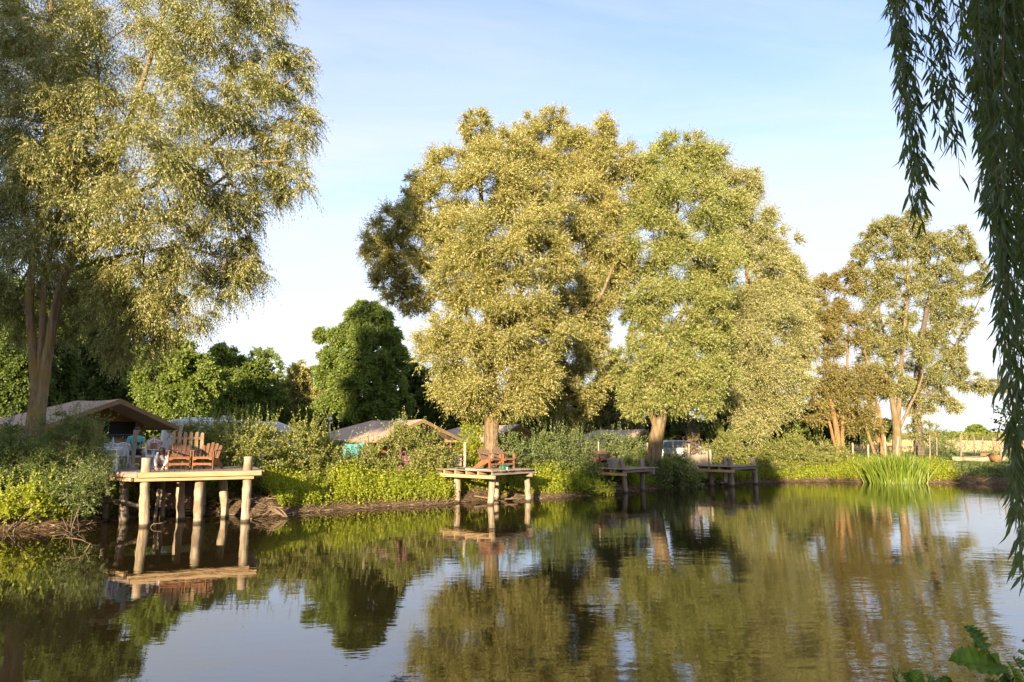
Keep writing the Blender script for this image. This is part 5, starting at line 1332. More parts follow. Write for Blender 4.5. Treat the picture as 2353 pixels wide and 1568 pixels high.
bush('dark bush at the landward end of the shaded jetty', 32.8, [(1330, 1070, 38, 44), (1310, 1100, 42, 30), (1350, 1105, 32, 26), (1330, 1030, 26, 26, 1)], lm='lf_shrub', ll=.1, lw=.05)
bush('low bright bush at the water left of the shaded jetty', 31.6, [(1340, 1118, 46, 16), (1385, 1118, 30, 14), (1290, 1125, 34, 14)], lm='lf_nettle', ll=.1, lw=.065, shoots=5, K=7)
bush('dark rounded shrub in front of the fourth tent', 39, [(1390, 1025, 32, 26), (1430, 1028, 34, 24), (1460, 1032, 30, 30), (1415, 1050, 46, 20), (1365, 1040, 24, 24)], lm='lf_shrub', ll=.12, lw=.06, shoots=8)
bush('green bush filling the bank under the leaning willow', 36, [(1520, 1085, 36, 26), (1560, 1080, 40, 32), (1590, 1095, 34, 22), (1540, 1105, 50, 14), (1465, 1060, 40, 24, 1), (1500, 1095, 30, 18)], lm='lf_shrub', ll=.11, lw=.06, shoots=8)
bush('seeding dock weeds in front of the parked car', 41, [(1588, 1020, 16, 20), (1600, 1040, 20, 20), (1560, 1052, 26, 12)], lm='lf_straw', ll=.1, lw=.05, shoots=16, name='weed_clump', cat='weeds', sh_len=(.7, 1.3), dens=.7)
LB = [('light green broom shrub immediately right of the sunlit gate', 40.5, [(1655, 1025, 30, 34), (1640, 1055, 28, 34), (1680, 1055, 34, 30), (1660, 1005, 22, 16)]),
      ('light green shrub round the base of the broad willow', 41, [(1705, 1040, 26, 32), (1725, 1070, 36, 26), (1760, 1060, 30, 30)]),
      ('sunlit pale shrub before the green maple', 41.5, [(1790, 1040, 34, 34), (1825, 1030, 34, 32), (1810, 1065, 40, 28), (1775, 1080, 34, 18)]),
      ('sunlit bushy willow scrub under the ochre willow', 42, [(1865, 1040, 34, 30), (1895, 1052, 34, 30), (1870, 1072, 40, 24), (1845, 1060, 28, 30)]),
      ('low shrub ending at the fence posts left of the reeds', 42.6, [(1925, 1055, 30, 26), (1950, 1070, 30, 20), (1915, 1078, 36, 18)])]
for q in LB: bush(*q, lm='lf_bush', ll=.13, lw=.05, shoots=12)
bush('low dark bush at the foot of the ivy-clad trunk', 50.5, [(2150, 1042, 30, 14), (2185, 1046, 24, 12), (2125, 1048, 20, 10)], lm='lf_shrub', ll=.12, lw=.06, shoots=5)
bush('small garden shrub by the leaning posts of the field fence', 50, [(2290, 1048, 18, 8), (2265, 1050, 14, 7)], lm='lf_bush', ll=.12, lw=.06, shoots=4)

# pink flower spikes (three in the hedge), and willowherb along the field fence
M['pink'] = leaf_mat('pink_petals', (.40, .12, .26), (.55, .2, .36), (.5, .2, .32), (.5, .15, .3), .3)
for k, (px, y0, y1, Y) in enumerate([(920, 1032, 1048, 26.4), (931, 1046, 1060, 26.3), (936, 1050, 1058, 26.4), (918, 1072, 1078, 26.2)]):
    b_ = P(px, y1 + 14, Y); n = 70
    hgt = (P(px, y0, Y).z - b_.z)
    zz = rng.uniform(.3, 1, n) * hgt; B = np.stack([rng.normal(0, .012, n), rng.normal(0, .012, n), zz], -1)
    f_ = thing('flower_spike', b_, ['tallest pink flower spike in the hedge', 'long pink flower spike lower right of the tallest one', 'short pink flower spike beside the long one', 'small pink flower spike low in the hedge'][k], 'flower', 'pink spikes in the hedge')
    leaf_object('blossom', B, nrm(rdir(n) + [0, 0, .3]), rdir(n), np.full(n, .05), np.full(n, .035), rng.uniform(0, 1, n), M['pink'], f_)
    m = MB(); m.tube([(0, 0, -.2), (.01, 0, hgt)], [.006, .003], 4); m.build('stalk', M['twig'], f_)
n = 2600
pts = np.stack([rng.uniform(33, 44, n), rng.normal(55, 1.2, n)], -1)
dn = np.sin(pts[:, 0] * 1.3) + .6 * np.sin(pts[:, 0] * 2.9 + 1); k = dn + rng.normal(0, .5, n) > 0.1; pts = pts[k]; n = len(pts)
B = np.stack([pts[:, 0], pts[:, 1], height(pts[:, 0], pts[:, 1]) + rng.uniform(.25, 1.0, n)], -1)
o = leaf_object('willowherb', B, nrm(rdir(n) + [0, 0, .5]), rdir(n), np.full(n, .16), np.full(n, .08), rng.uniform(0, 1, n), leaf_mat('willowherb_mix', (.16, .15, .05), (.42, .16, .30), (.3, .16, .2))); tag(o, 'hazy purple wild flowers along the field fence', 'wild flowers', kind='stuff')

# ================================================================== GROUND COVER (beyond counting)
def bank_points(n, d0, d1, xr, yr, cond=None):
    # strewn along the shore line, then pushed inland
    sg = np.roll(SHORE, -1, axis=0) - SHORE; ln = np.hypot(sg[:, 0], sg[:, 1])
    mid = SHORE + sg / 2; ok = (mid[:, 0] > xr[0]) & (mid[:, 0] < xr[1]) & (mid[:, 1] > yr[0]) & (mid[:, 1] < yr[1])
    pr = np.where(ok, ln, 0); pr = pr / pr.sum()
    i = rng.choice(len(SHORE), n * 2, p=pr); off = rng.uniform(d0, d1, n * 2)
    nn = np.stack([-sg[:, 1], sg[:, 0]], -1) / ln[:, None]
    q = SHORE[i] + sg[i] * rng.uniform(0, 1, (n * 2, 1)) + nn[i] * off[:, None]
    X, Y = q[:, 0], q[:, 1]
    d = shore_dist(X, Y); k = (d > d0) & (d < d1) & (Y > 8)
    if cond is not None: k &= cond(X, Y, d)
    X, Y, d = X[k][:n], Y[k][:n], d[k][:n]
    print('points', n, len(X))
    return X, Y, height(X, Y, d), d
jet = [(A1 + u1 * W1 / 2 + v1 * 1.6, 2.6), (J2[0].location + Vector((.1, 1.9, 0)), 1.5), (J3[0].location + Vector((.2, 1.3, 0)), 1.2), (J4[0].location + Vector((.1, 1.2, 0)), 1.1)]
def clear_jetty(X, Y, d):
    k = np.ones(X.shape, bool)
    for c, r in jet: k &= np.hypot(X - c.x, Y - c.y) > r * (1 if r < 2 else 1)
    return k
def nettles(name, label, n, d0, d1, xr, yr, cond, lm, hgt=(.3, .8), ll=.085, lw=.06, K=11):
    X, Y, Z, d = bank_points(n, d0, d1, xr, yr, cond)
    k = np.hypot((X - G(2065, 1111).x) / 1.5, (Y - G(2065, 1111).y) / .9) > 1; X, Y, Z, d = X[k], Y[k], Z[k], d[k]
    n = len(X)
    C = np.stack([X, Y, Z - .03], -1); D = nrm(np.stack([rng.normal(0, .25, n), rng.normal(-.3, .28, n), np.ones(n)], -1))
    pat = .5 + .5 * np.sin(X * 1.1 + 1.3 * np.sin(Y * .9)) * np.cos(Y * .8)
    Ls = rng.uniform(*hgt, n) * (.55 + .45 * pat) * np.interp(d, [d0, d0 + .7], [.8, 1])
    a = sprig_leaves(C, D, Ls, K, ll, lw, .05, 1.0, .35, np.clip(pat + rng.normal(0, .2, n), 0, 1))
    o = leaf_object(name, *a, M[lm]); return tag(o, label, 'ground cover', kind='stuff')
nettles('bank_nettles', 'sunlit yellow-green nettles covering the bank between the jetties', 17000, .15, 2.4, (-13, 26), (18, 44), clear_jetty, 'lf_nettle', (.5, 1.15), .1, .07)
nettles('bank_weeds', 'darker weeds under the shrubs and behind the jetties', 6000, 1.8, 7, (-30, 24), (18, 50), None, 'lf_shrub', (.25, .7), .1, .05)
nettles('bank_herbs', 'green weeds on the shaded bank at far left', 2200, .5, 3, (-30, -12), (10, 22), clear_jetty, 'lf_nettle', (.25, .6))
nettles('bank_clover', 'dark clover and nettles spilling over the grass bank beneath the log', 5200, .5, 2.6, (16, 44), (20, 46), None, 'lf_shrub', (.2, .45), .1, .06)
# lawn
def lawn(name, label, n, xr, yr, d0, d1, hgt, lm, W):
    X, Y, Z, d = bank_points(n, d0, d1, xr, yr)
    n = len(X); B = np.stack([X, Y, Z - .01], -1)
    D = nrm(np.stack([rng.normal(0, .45, n), rng.normal(0, .45, n), np.ones(n)], -1)); S = nrm(np.stack([rng.normal(size=n), rng.normal(size=n), np.zeros(n)], -1))
    o = leaf_object(name, B, D, S, rng.uniform(*hgt, n), np.full(n, W), np.clip(.5 + .5 * np.sin(X * .9) * np.sin(Y * 1.2) + rng.normal(0, .2, n), 0, 1), M[lm], fold=0); return tag(o, label, 'grass', kind='stuff')
lawn('lawn_grass', 'short mown grass on the bank in front of the stubble field', 60000, (14, 46), (36, 56), 2.0, 14, (.08, .2), 'lf_grass', .03)
lawn('rough_grass', 'rough grass between the tents and the shrubs', 45000, (-26, 20), (20, 58), 3, 30, (.15, .4), 'lf_grass', .025)
# dry roots, reed litter and twigs along the water line
def litter(name, label, n, xr, yr, d0, d1, Ln, W, lm, z0=0.0, flat=1.0):
    X, Y, Z, d = bank_points(n, d0, d1, xr, yr)
    n = len(X); B = np.stack([X, Y, np.maximum(Z, 0) + z0 + rng.uniform(0, .05, n)], -1)
    D = nrm(np.stack([rng.normal(size=n), rng.normal(size=n), rng.normal(0, .35, n) * flat], -1))
    o = leaf_object(name, B, D, rdir(n), rng.uniform(*Ln, n), np.full(n, W), rng.uniform(0, 1, n), M[lm], fold=.1); return tag(o, label, 'litter', kind='stuff')
litter('dry_litter', 'dry roots and straw littering the mud at the water line', 26000, (-30, 44), (10, 46), -.15, .8, (.08, .5), .018, 'lf_straw')
n = 420; X = rng.uniform(-16, 2, n); Y = rng.uniform(9, 26, n); k = shore_dist(X, Y) < -.6; X, Y = X[k], Y[k]; n = len(X)
o = leaf_object('floating_leaves', np.stack([X, Y, np.full(n, .006)], -1), nrm(np.stack([rng.normal(size=n), rng.normal(size=n), np.zeros(n)], -1)), nrm(np.stack([rng.normal(size=n), rng.normal(size=n), np.zeros(n)], -1)), rng.uniform(.02, .05, n), rng.uniform(.015, .03, n), rng.uniform(0, 1, n), M['lf_straw'], fold=0); tag(o, 'tiny leaves floating on the still water near the big platform', 'leaves', kind='stuff')

# ---- iris clump
rp_ = G(2065, 1111); n = 900
rx = rng.normal(0, 1.0, n) * .6; ry = rng.uniform(-.15, .75, n)
base = Vector((rp_.x, rp_.y - .15, .02))
rt_ = thing('reed_clump', base, 'bright green clump of tall sword-leaved reeds at the far edge of the pond', 'reeds')
mb = MB(); vs, fs_, tn = [], [], []
for i in range(n):
    x0, y0 = rx[i] * 1.1, ry[i]
    h = rng.uniform(1.1, 2.15) * (1 - .14 * abs(rx[i])); lean = Vector((rx[i] * .28 + rng.normal(0, .16), rng.normal(-.05, .16), 0)) ; w_ = rng.uniform(.03, .058)
    sd = Vector((math.cos(rng.uniform(-.8, .8)), math.sin(rng.uniform(-.8, .8)), 0)); bend = rng.uniform(.1, .9) ** 2
    o0 = len(vs)
    for q in range(6):
        t = q / 5; p = Vector((x0, y0, -.05)) + lean * (t * h * .8 + bend * h * t * t * .8) + Vector((0, 0, h * (t - .35 * bend * t * t * t)))
        ww = w_ * (1 - t ** 2.2) + .002
        vs += [p - sd * ww / 2, p + sd * ww / 2]
    for q in range(5): fs_.append((o0 + 2 * q, o0 + 2 * q + 1, o0 + 2 * q + 3, o0 + 2 * q + 2))
    tn += [rng.uniform(0, 1)] * 5
me_ = bpy.data.meshes.new('blades'); me_.from_pydata([tuple(v) for v in vs], [], fs_); at = me_.attributes.new('tint', 'FLOAT', 'FACE'); at.data.foreach_set('value', np.array(tn, np.float32)); me_.materials.append(M['lf_reed'])
o = bpy.data.objects.new('blades', me_); COL.objects.link(o); o.parent = rt_

# ---- dead branches, log, stones
def branch(pts, rad, label, name='dead_branch', forks=3, seed=0, mat='twig', cat='branch', group='dead branches at the water'):
    rr = random.Random(seed); p0 = Vector(pts[0]); m = MB()
    q, r_ = interp([Vector(p) - p0 for p in pts], rad, .12); m.tube(q, r_, 6, wob=.2, seed=seed)
    for k in range(forks):
        i = rr.randrange(len(q) // 4, len(q) - 1); d = (q[i] - q[max(0, i - 1)]).normalized(); e = q[i] + (d + Vector((rr.uniform(-.8, .8), rr.uniform(-.5, .5), rr.uniform(-.1, .9)))).normalized() * rr.uniform(.15, .4)
        m.tube([q[i], q[i].lerp(e, .5) + Vector((0, 0, .02)), e], [r_[i] * .7, r_[i] * .5, .003], 5)
    o = m.build(name, M[mat], smooth=True); o.location = p0
    return tag(o, label, cat, group)
branch([G(226, 1255), P(208, 1251, G(226, 1255).y - .2), P(188, 1241, G(226, 1255).y - .35), P(152, 1235, G(226, 1255).y - .3)][::1], [.014, .013, .011, .007], 'pale dead branch rising from the still water at far left', forks=5, seed=3)
branch([G(195 + 0, 1268), P(203, 1258, G(195, 1268).y), P(208, 1248, G(195, 1268).y)], [.012, .012, .014], 'short pale twig poking up from the water', forks=0, seed=5)
branch([G(346, 1212), P(350, 1206, G(346, 1212).y), P(356, 1203.5, G(346, 1212).y), P(372, 1203.5, G(346, 1212).y)], [.014, .013, .011, .007], 'thin crooked twig leaning on a post of the big platform', forks=1, seed=6)
branch([G(132, 1222, .03), P(150, 1188, G(140, 1215).y + .3), P(170, 1182, G(140, 1215).y + .3), P(178, 1190, G(140, 1215).y + .1), G(181, 1225)], [.006] * 5, 'bare looping branch arching over the shaded mud', forks=2, seed=8)
branch([G(120, 1232, .03), G(160, 1226, .05), G(200, 1220, .04)], [.012, .013, .006], 'dead branch lying at the edge of the shaded mud', forks=3, seed=9)
branch([P(230, 1147, 21.6), P(300, 1160, 21.4), P(345, 1166, 21.4)], [.10, .09, .06], 'thick fallen trunk lying on the shaded bank left of the posts', forks=1, seed=12, mat='bark_dark')
q0 = G(652, 1188, .05)
for k, e in enumerate([(592, 1170), (598, 1176), (590, 1182), (604, 1190), (612, 1164)]):
    branch([q0 + Vector((.03 * k, 0, 0)), P((652 + e[0]) / 2 + 8, (1186 + e[1]) / 2 - 8, q0.y), P(e[0], e[1], q0.y)], [.035, .022, .012],
           ['bleached root curving up beside the platform end', 'bleached root reaching left over the water', 'bleached root lying flat on the water', 'lowest bleached root dipping into the water', 'highest bleached root arching over the others'][k], forks=1, seed=20 + k)
branch([G(575, 1193, .02), P(600, 1186, 22.4), P(622, 1174, 22.6)], [.03, .03, .02], 'bent pale branch at the right corner post of the big platform', forks=1, seed=31)
branch([P(1090, 1140, 28.6), P(1140, 1147, 28.4), P(1190, 1146, 28.6)], [.04, .04, .02], 'grey branch under the sunlit jetty', forks=3, seed=33)
branch([G(1395, 1132, .1), P(1420, 1124, 32.6), G(1455, 1128, .08)], [.03, .03, .015], 'dead branch at the near post of the shaded jetty', forks=4, seed=34)
branch([P(2200, 1102, 39.4), P(2212, 1096, 39.4), P(2224, 1104, 39.4)], [.04, .035, .02], 'forked dead branch on the mud below the grass bank', forks=1, seed=36)
branch([P(2255, 1107, 39.6), P(2275, 1099, 39.7), P(2298, 1094, 39.9)], [.03, .025, .015], 'thin dead branch on the mud near the hanging willow', forks=3, seed=37)
lg0 = P(2189, 1059, 46.2); lg1 = P(2312, 1058, 46.6); zl = hz_at(lg0.x, lg0.y) + .17
lg = thing('fallen_log', (lg0.x, lg0.y, zl), 'long bleached log lying on the grass in front of the fence', 'log')
d_ = Vector((lg1.x - lg0.x, lg1.y - lg0.y, 0)); m = MB(); pts, r_ = interp([d_ * t for t in (0, .3, .6, 1)], [.19, .2, .21, .2], .3); m.tube(pts, r_, 12, wob=.1, seed=4); m.build('trunk', M['post'], lg, smooth=True)
m = MB(); m.tube([d_ * .25 + Vector((0, -.1, .15)), d_ * .42 + Vector((0, -.25, .2)), d_ * .6 + Vector((0, -.4, .22))], [.05, .045, .02], 6); m.tube([d_ * .18 + Vector((0, -.1, .16)), d_ * .2 + Vector((-.1, -.2, .34))], [.03, .012], 5); m.build('side_branch', M['twig'], lg, smooth=True)
st0 = lg0 + d_ * .7; m = MB(); m.tube([(0, -.35, 0), (.02, 0, .02), (.05, .5, .08)], [.24, .26, .27], 12, wob=.15, seed=2); o = m.build('stump', M['bark_ochre'], smooth=True); o.location = (st0.x, st0.y - .5, zl + .06); tag(o, 'short round cut stump lying against the bleached log', 'stump')
m = MB(); m.tube([(-.5, 0, 0), (0, .05, .02), (.5, 0, 0)], [.13, .15, .13], 10, wob=.2, seed=9); o = m.build('cut_log', M['bark_ochre'], smooth=True); st1 = lg0 + d_ * .72; o.location = (st1.x, st1.y + .3, zl + .26); tag(o, 'brown cut log resting on top of the bleached log', 'log')
SM = surf('stone', [(.20, .16, .13), (.32, .27, .22), (.42, .36, .3)], 8, .9, .6, wet=(.08, .06, .05))
def stone(p, s, label, seed):
    bm = bmesh.new(); bmesh.ops.create_icosphere(bm, subdivisions=2, radius=1); rr = random.Random(seed)
    ph = [rr.uniform(0, 6) for _ in range(6)]
    for v in bm.verts: v.co *= 1 + .18 * math.sin(3 * v.co.x + ph[0]) * math.sin(3 * v.co.y + ph[1]) + .12 * math.sin(5 * v.co.z + ph[2])
    for v in bm.verts: v.co = Vector((v.co.x * s[0], v.co.y * s[1], v.co.z * s[2]))
    me_ = bpy.data.meshes.new('stone'); bm.to_mesh(me_); bm.free(); me_.materials.append(SM); o = bpy.data.objects.new('stone', me_); COL.objects.link(o); o.location = p; o.rotation_euler = (0, 0, rr.uniform(0, 3)); return tag(o, label, 'stone', 'stones at the water line')
for k, (px, py, s, lb) in enumerate([(1535, 1116, .22, 'largest square stone at the water under the leaning willow'), (1456, 1120, .14, 'stone between the two slanting posts of the shaded jetty'), (1467, 1123, .12, 'small stone behind the right slanting post'), (1410, 1124, .13, 'pale stone left of the shaded jetty posts'),
                                     (1646, 1109, .14, 'stone under the empty jetty beside its left post'), (1658, 1110, .11, 'small stone under the middle of the empty jetty'), (1118, 1142, .12, 'stone under the sunlit jetty'), (1095, 1136, .1, 'small pale stone beneath the sunlit jetty beam')]):
    p = G(px, py, .08); stone((p.x, p.y, .07), (s * 1.3, s, s * .7), lb, k)

# ================================================================== NEAR WILLOW CURTAIN (over the camera bank)
def lance(B, D, Sd, Ln, W, tint, name, mat, parent):
    """long narrow leaves with a fold and a curl: 2 quads long, 2 wide"""
    n = len(B); nr = np.cross(D, Sd)
    t = np.array([0, .3, .65, 1.0]); wv = np.array([.12, 1.0, .8, .03]); cu = np.array([0, .02, .07, .18])
    v = np.empty((n, 4, 3, 3), np.float32)
    for i in range(4):
        c = B + D * (Ln * t[i])[:, None] - nr * (Ln * cu[i])[:, None]
        e = Sd * (W * .5 * wv[i])[:, None]; f = nr * (W * .22 * wv[i])[:, None]
        v[:, i, 0] = c - e + f; v[:, i, 1] = c; v[:, i, 2] = c + e + f
    idx = np.arange(n)[:, None] * 12
    q = []
    for i in range(3):
        for j in range(2): q.append([i * 3 + j, i * 3 + j + 1, (i + 1) * 3 + j + 1, (i + 1) * 3 + j])
    fc = (idx[:, None, :] + np.array(q)[None]).reshape(-1)
    me = bpy.data.meshes.new(name); me.vertices.add(n * 12); me.vertices.foreach_set('co', v.reshape(-1))
    nf = n * 6; me.loops.add(nf * 4); me.loops.foreach_set('vertex_index', fc.astype(np.int32))
    me.polygons.add(nf); me.polygons.foreach_set('loop_start', np.arange(0, nf * 4, 4, dtype=np.int32)); me.polygons.foreach_set('loop_total', np.full(nf, 4, np.int32))
    me.polygons.foreach_set('use_smooth', [True] * nf)
    at = me.attributes.new('tint', 'FLOAT', 'FACE'); at.data.foreach_set('value', np.repeat(tint, 6).astype(np.float32)); me.update(calc_edges=True); me.materials.append(mat)
    o = bpy.data.objects.new(name, me); COL.objects.link(o); o.parent = parent; return o
tk_ = Vector((6.2, 1.6, hz_at(6.2, 1.6) - .2))
ww = thing('weeping_willow', tk_, 'weeping willow on the near bank whose long dark leafy strands hang down the right edge', 'tree')
mb = MB(); pts, r_ = interp([(0, 0, 0), (-.1, .1, 2.2), (-.3, .2, 4.2), (-.9, .5, 5.6), (-2.2, 1.3, 6.7), (-3.4, 2.4, 6.6)], [.4, .34, .28, .2, .12, .03], .4); mb.tube(pts, r_, 12, wob=.15)
pts, r_ = interp([(-.3, .2, 4.2), (-.6, 1.4, 5.6), (-1.4, 2.9, 6.5), (-2.2, 3.8, 6.4)], [.2, .15, .09, .03], .4); mb.tube(pts, r_, 9, wob=.15)
pts, r_ = interp([(-.3, .2, 4.2), (-1.0, -1.2, 5.8), (-2.6, -2.2, 6.6), (-4.0, -2.6, 6.4)], [.2, .15, .09, .03], .4); mb.tube(pts, r_, 9, wob=.15)
mb.build('trunk', M['bark_willow'], ww, smooth=True)
strands = []
def strand(px_top, px_tip, py_tip, Y, dens=1.0, off=0):
    tip = P(px_tip, py_tip, Y); r = ray(px_top, 0); r = r * (Y / r.y); xt = r.x
    top = Vector((xt + rng.normal(0, .03), Y + rng.normal(0, .12), 6.6 + rng.uniform(-.2, .6)))
    strands.append((top, tip, dens))
for px, tx, ty, Y in [(2015, 2110, 530, 4.2), (2022, 2098, 470, 4.3), (2030, 2078, 330, 4.5), (2040, 2112, 480, 4.1), (2050, 2104, 440, 4.4), (2060, 2090, 300, 4.3), (2075, 2120, 420, 4.2), (2085, 2100, 250, 4.5), (2095, 2140, 300, 4.2), (2110, 2150, 330, 4.4), (2120, 2170, 345, 4.2),
                      (2130, 2196, 412, 4.1), (2140, 2175, 300, 4.4), (2150, 2160, 210, 4.3), (2165, 2180, 330, 4.2), (2018, 2060, 240, 4.6), (2045, 2110, 400, 4.5), (2070, 2085, 380, 4.4), (2100, 2130, 200, 4.5), (2035, 2095, 505, 4.25), (2055, 2100, 370, 4.3), (2028, 2085, 420, 4.35)]:
    strand(px + 18, tx + 10, ty, Y)
for k in range(84):
    px = rng.uniform(2222, 2440) if k < 56 else rng.uniform(2330, 2440)
    Y = rng.uniform(3.4, 5.2)
    ty = np.interp(px, [2222, 2250, 2285, 2330, 2440], [330, 560, 900, 1180, 1500]) * rng.uniform(.62, 1.05)
    shift = ty * .075 + rng.normal(0, 8)
    strand(px, px + shift, ty, Y)
for px, tx, ty in [(2200, 2245, 500), (2210, 2262, 640), (2222, 2285, 720), (2235, 2318, 900), (2248, 2322, 1040), (2255, 2318, 1180), (2262, 2322, 1280), (2275, 2336, 1320), (2285, 2345, 1370), (2250, 2312, 1240), (2300, 2352, 1340), (2268, 2326, 1150), (2262, 2320, 1290), (2280, 2330, 1270)]:
    strand(px + 32, tx + 26, ty, rng.uniform(3.6, 4.2))
for k in range(70):   # the rest of the curtain, behind and beside the camera
    a = rng.uniform(R(-150), R(40)); rad = rng.uniform(2.6, 4.4)
    p = Vector((tk_.x + rad * math.cos(a), tk_.y + rad * math.sin(a), 0)); 
    if p.x < .72 * max(p.y, 0) + 1.2 and p.y > .2: continue
    strands.append((Vector((p.x, p.y, 6.6 + rng.uniform(-.3, .6))), Vector((p.x + rng.normal(0, .1), p.y, rng.uniform(1.6, 3.6))), .8))
LB_, LD_, LS_, LL_, LW_, LT_ = [], [], [], [], [], []
mb = MB(); tb_ = np.array(tk_)
for top, tip, dn in strands:
    top, tip = np.array(top), np.array(tip); Lz = np.linalg.norm(tip - top); n = int(Lz / .030 * dn)
    t = np.sort(rng.uniform(.0, 1, n)); ph = rng.uniform(0, 6.28, 2); am = rng.uniform(.02, .06)
    def pos(t):
        e = 1 - (1 - t) ** 1.3
        xy = top[None, :2] + (tip - top)[None, :2] * e[:, None]
        w_ = np.stack([np.sin(t * 5 + ph[0]), np.sin(t * 4 + ph[1])], -1) * am * np.sin(math.pi * np.clip(t, 0, 1))[:, None]
        return np.concatenate([xy + w_, (top[2] + (tip[2] - top[2]) * t)[:, None]], -1)
    B = pos(t); ts = np.linspace(0, 1, max(5, int(Lz / .3))); q = pos(ts)
    mb.tube([Vector(p) - tk_ for p in q], list(np.linspace(.0045, .0012, len(q))), 4)
    # short side twigs carry some of the leaves
    side = rdir(n); side[:, 2] *= .3; side = nrm(side); offs = (rng.uniform(0, 1, n) < .4) * rng.uniform(.005, .03, n)
    B = B + side * offs[:, None] + np.array([0, 0, -1]) * (offs * .6)[:, None]
    dr = nrm(side * rng.uniform(.25, .75, n)[:, None] + np.array([0, 0, -1.0])); sd = nrm(np.cross(dr, rdir(n)))
    LB_.append(B - tb_); LD_.append(dr); LS_.append(sd); LL_.append(rng.uniform(.08, .145, n)); LW_.append(rng.uniform(.013, .021, n)); LT_.append(np.clip(rng.uniform(0, 1) + rng.normal(0, .2, n), 0, 1))
mb_a = MB(); nv_ = sum(1 for q in strands[:22] for _ in range(max(5, int(np.linalg.norm(np.array(q[1]) - np.array(q[0])) / .3)))) * 4
fa = [f for f in mb.f if max(f) < nv_]; fb = [tuple(i - nv_ for i in f) for f in mb.f if min(f) >= nv_]
mb_a.v, mb_a.f = mb.v[:nv_], fa; mb.v, mb.f = mb.v[nv_:], fb
stem_m = surf('yellow_twig', [(.16, .13, .04), (.26, .2, .07)], 20, .6, .1)
mb_a.build('hanging_stem', stem_m, ww)
lance(*[np.concatenate(q) for q in (LB_, LD_, LS_, LL_, LW_, LT_)], 'crown', M['lf_hang'], ww)
mb.build('hanging_stem', stem_m, ww)
C, D, Lg, T, _ = blob_sprigs([((tk_.x - .6 + 2.4 * math.cos(a), tk_.y + .6 + 2.4 * math.sin(a), 7.4 + .5 * math.sin(2 * a)), (1.7, 1.7, 1.0)) for a in [R(40 * k) for k in range(9)]], 1.0, .4, (.4, .7), -.2, (.7, 1.4), 22)
k = C[:, 2] > np.maximum(5.6, 2.6 + .72 * np.maximum(C[:, 1], 0) + 1.9)
a = sprig_leaves(C[k] - tb_, D[k], Lg[k], 14, .12, .02, .5, .6, .4, T[k]); leaf_object('upper_crown', *a, M['lf_hang'], ww)

# ---- alder sprig in the bottom right corner: pleated toothed leaves
def alder_leaf(mb, base, d, up, Ln, W, tn, col, droop=.12):
    d = Vector(d).normalized(); s = d.cross(Vector(up)).normalized(); n = s.cross(d)
    nu, nv = 44, 11; vs, fs_ = [], []
    for i in range(nu + 1):
        t = i / nu
        prof = (math.sin(math.pi * min(1, t ** .82)) ** .72) * (1 - .12 * t) if 0 < t < 1 else 0
        tooth = 1 + .022 * (1 if i % 2 else -1)
        for j in range(nv):
            v = (j / (nv - 1) - .5) * 2
            tt = t + .10 * abs(v) * (1 - t)          # side veins sweep forward
            pl = .018 * W / .05 * math.sin(tt * 2 * math.pi * 7.5) * abs(v) * .35
            h = -abs(v) * W * -.16 + pl - droop * Ln * t * t
            vs.append(Vector(base) + d * (Ln * t) + s * (v * W / 2 * prof * (tooth if abs(v) > .99 else 1)) + n * (h * (1 if prof > .05 else .3)))
    for i in range(nu):
        for j in range(nv - 1): fs_.append((i * nv + j, i * nv + j + 1, (i + 1) * nv + j + 1, (i + 1) * nv + j))
    mb.add(vs, fs_)
def alder_mat(name, c1, c2):
    m, nt, out = new_mat(name); L = nt.links.new
    tc = N(nt, 'ShaderNodeTexCoord'); no = N(nt, 'ShaderNodeTexNoise', i_Scale=60, i_Detail=5); L(tc.outputs['Object'], no.inputs['Vector'])
    cr = ramp(nt, [(.3, c1), (.7, c2)]); L(no.outputs['Fac'], cr.inputs[0])
    b = N(nt, 'ShaderNodeBsdfPrincipled', i_Roughness=.45); L(cr.outputs[0], b.inputs['Base Color'])
    bp = N(nt, 'ShaderNodeBump', i_Strength=.3, i_Distance=.002); L(no.outputs['Fac'], bp.inputs['Height']); L(bp.outputs[0], b.inputs['Normal'])
    t = N(nt, 'ShaderNodeBsdfTranslucent'); t.inputs[0].default_value = (.20, .40, .03, 1); ms = N(nt, 'ShaderNodeMixShader', i_0=.35); L(b.outputs[0], ms.inputs[1]); L(t.outputs[0], ms.inputs[2]); L(ms.outputs[0], out.inputs[0]); return m
AM = [alder_mat('alder_leaf_green', (.07, .15, .018), (.11, .19, .026)), alder_mat('alder_leaf_light', (.10, .19, .014), (.14, .23, .022)), alder_mat('alder_leaf_dark', (.045, .10, .022), (.07, .13, .03))]
YA = 1.62
ab = Vector((1.65, 1.25, hz_at(1.65, 1.25)))
al = thing('alder_shrub', ab, 'young alder shoot with large pleated leaves poking into the bottom right corner', 'shrub')
mb = MB()
t1 = [P(2400, 1700, YA + .1), P(2340, 1590, YA), P(2320, 1562, YA), P(2293, 1530, YA), P(2272, 1500, YA), P(2262, 1492, YA)]
mb.tube([Vector((0, 0, 0))] + [p - ab for p in t1], [.012, .008, .004, .0034, .003, .0024, .002], 6)
t2 = [P(2260, 1640, YA + .05), P(2100, 1640, YA + .05), P(2066, 1590, YA + .05), P(2052, 1545, YA + .05)]
mb.tube([Vector((-.1, .05, 0))] + [p - ab for p in t2], [.01, .005, .004, .0025, .0015], 6)
mb.build('stem', surf('green_stem', [(.06, .09, .02), (.10, .12, .03)], 30, .5, .2), al, smooth=True)
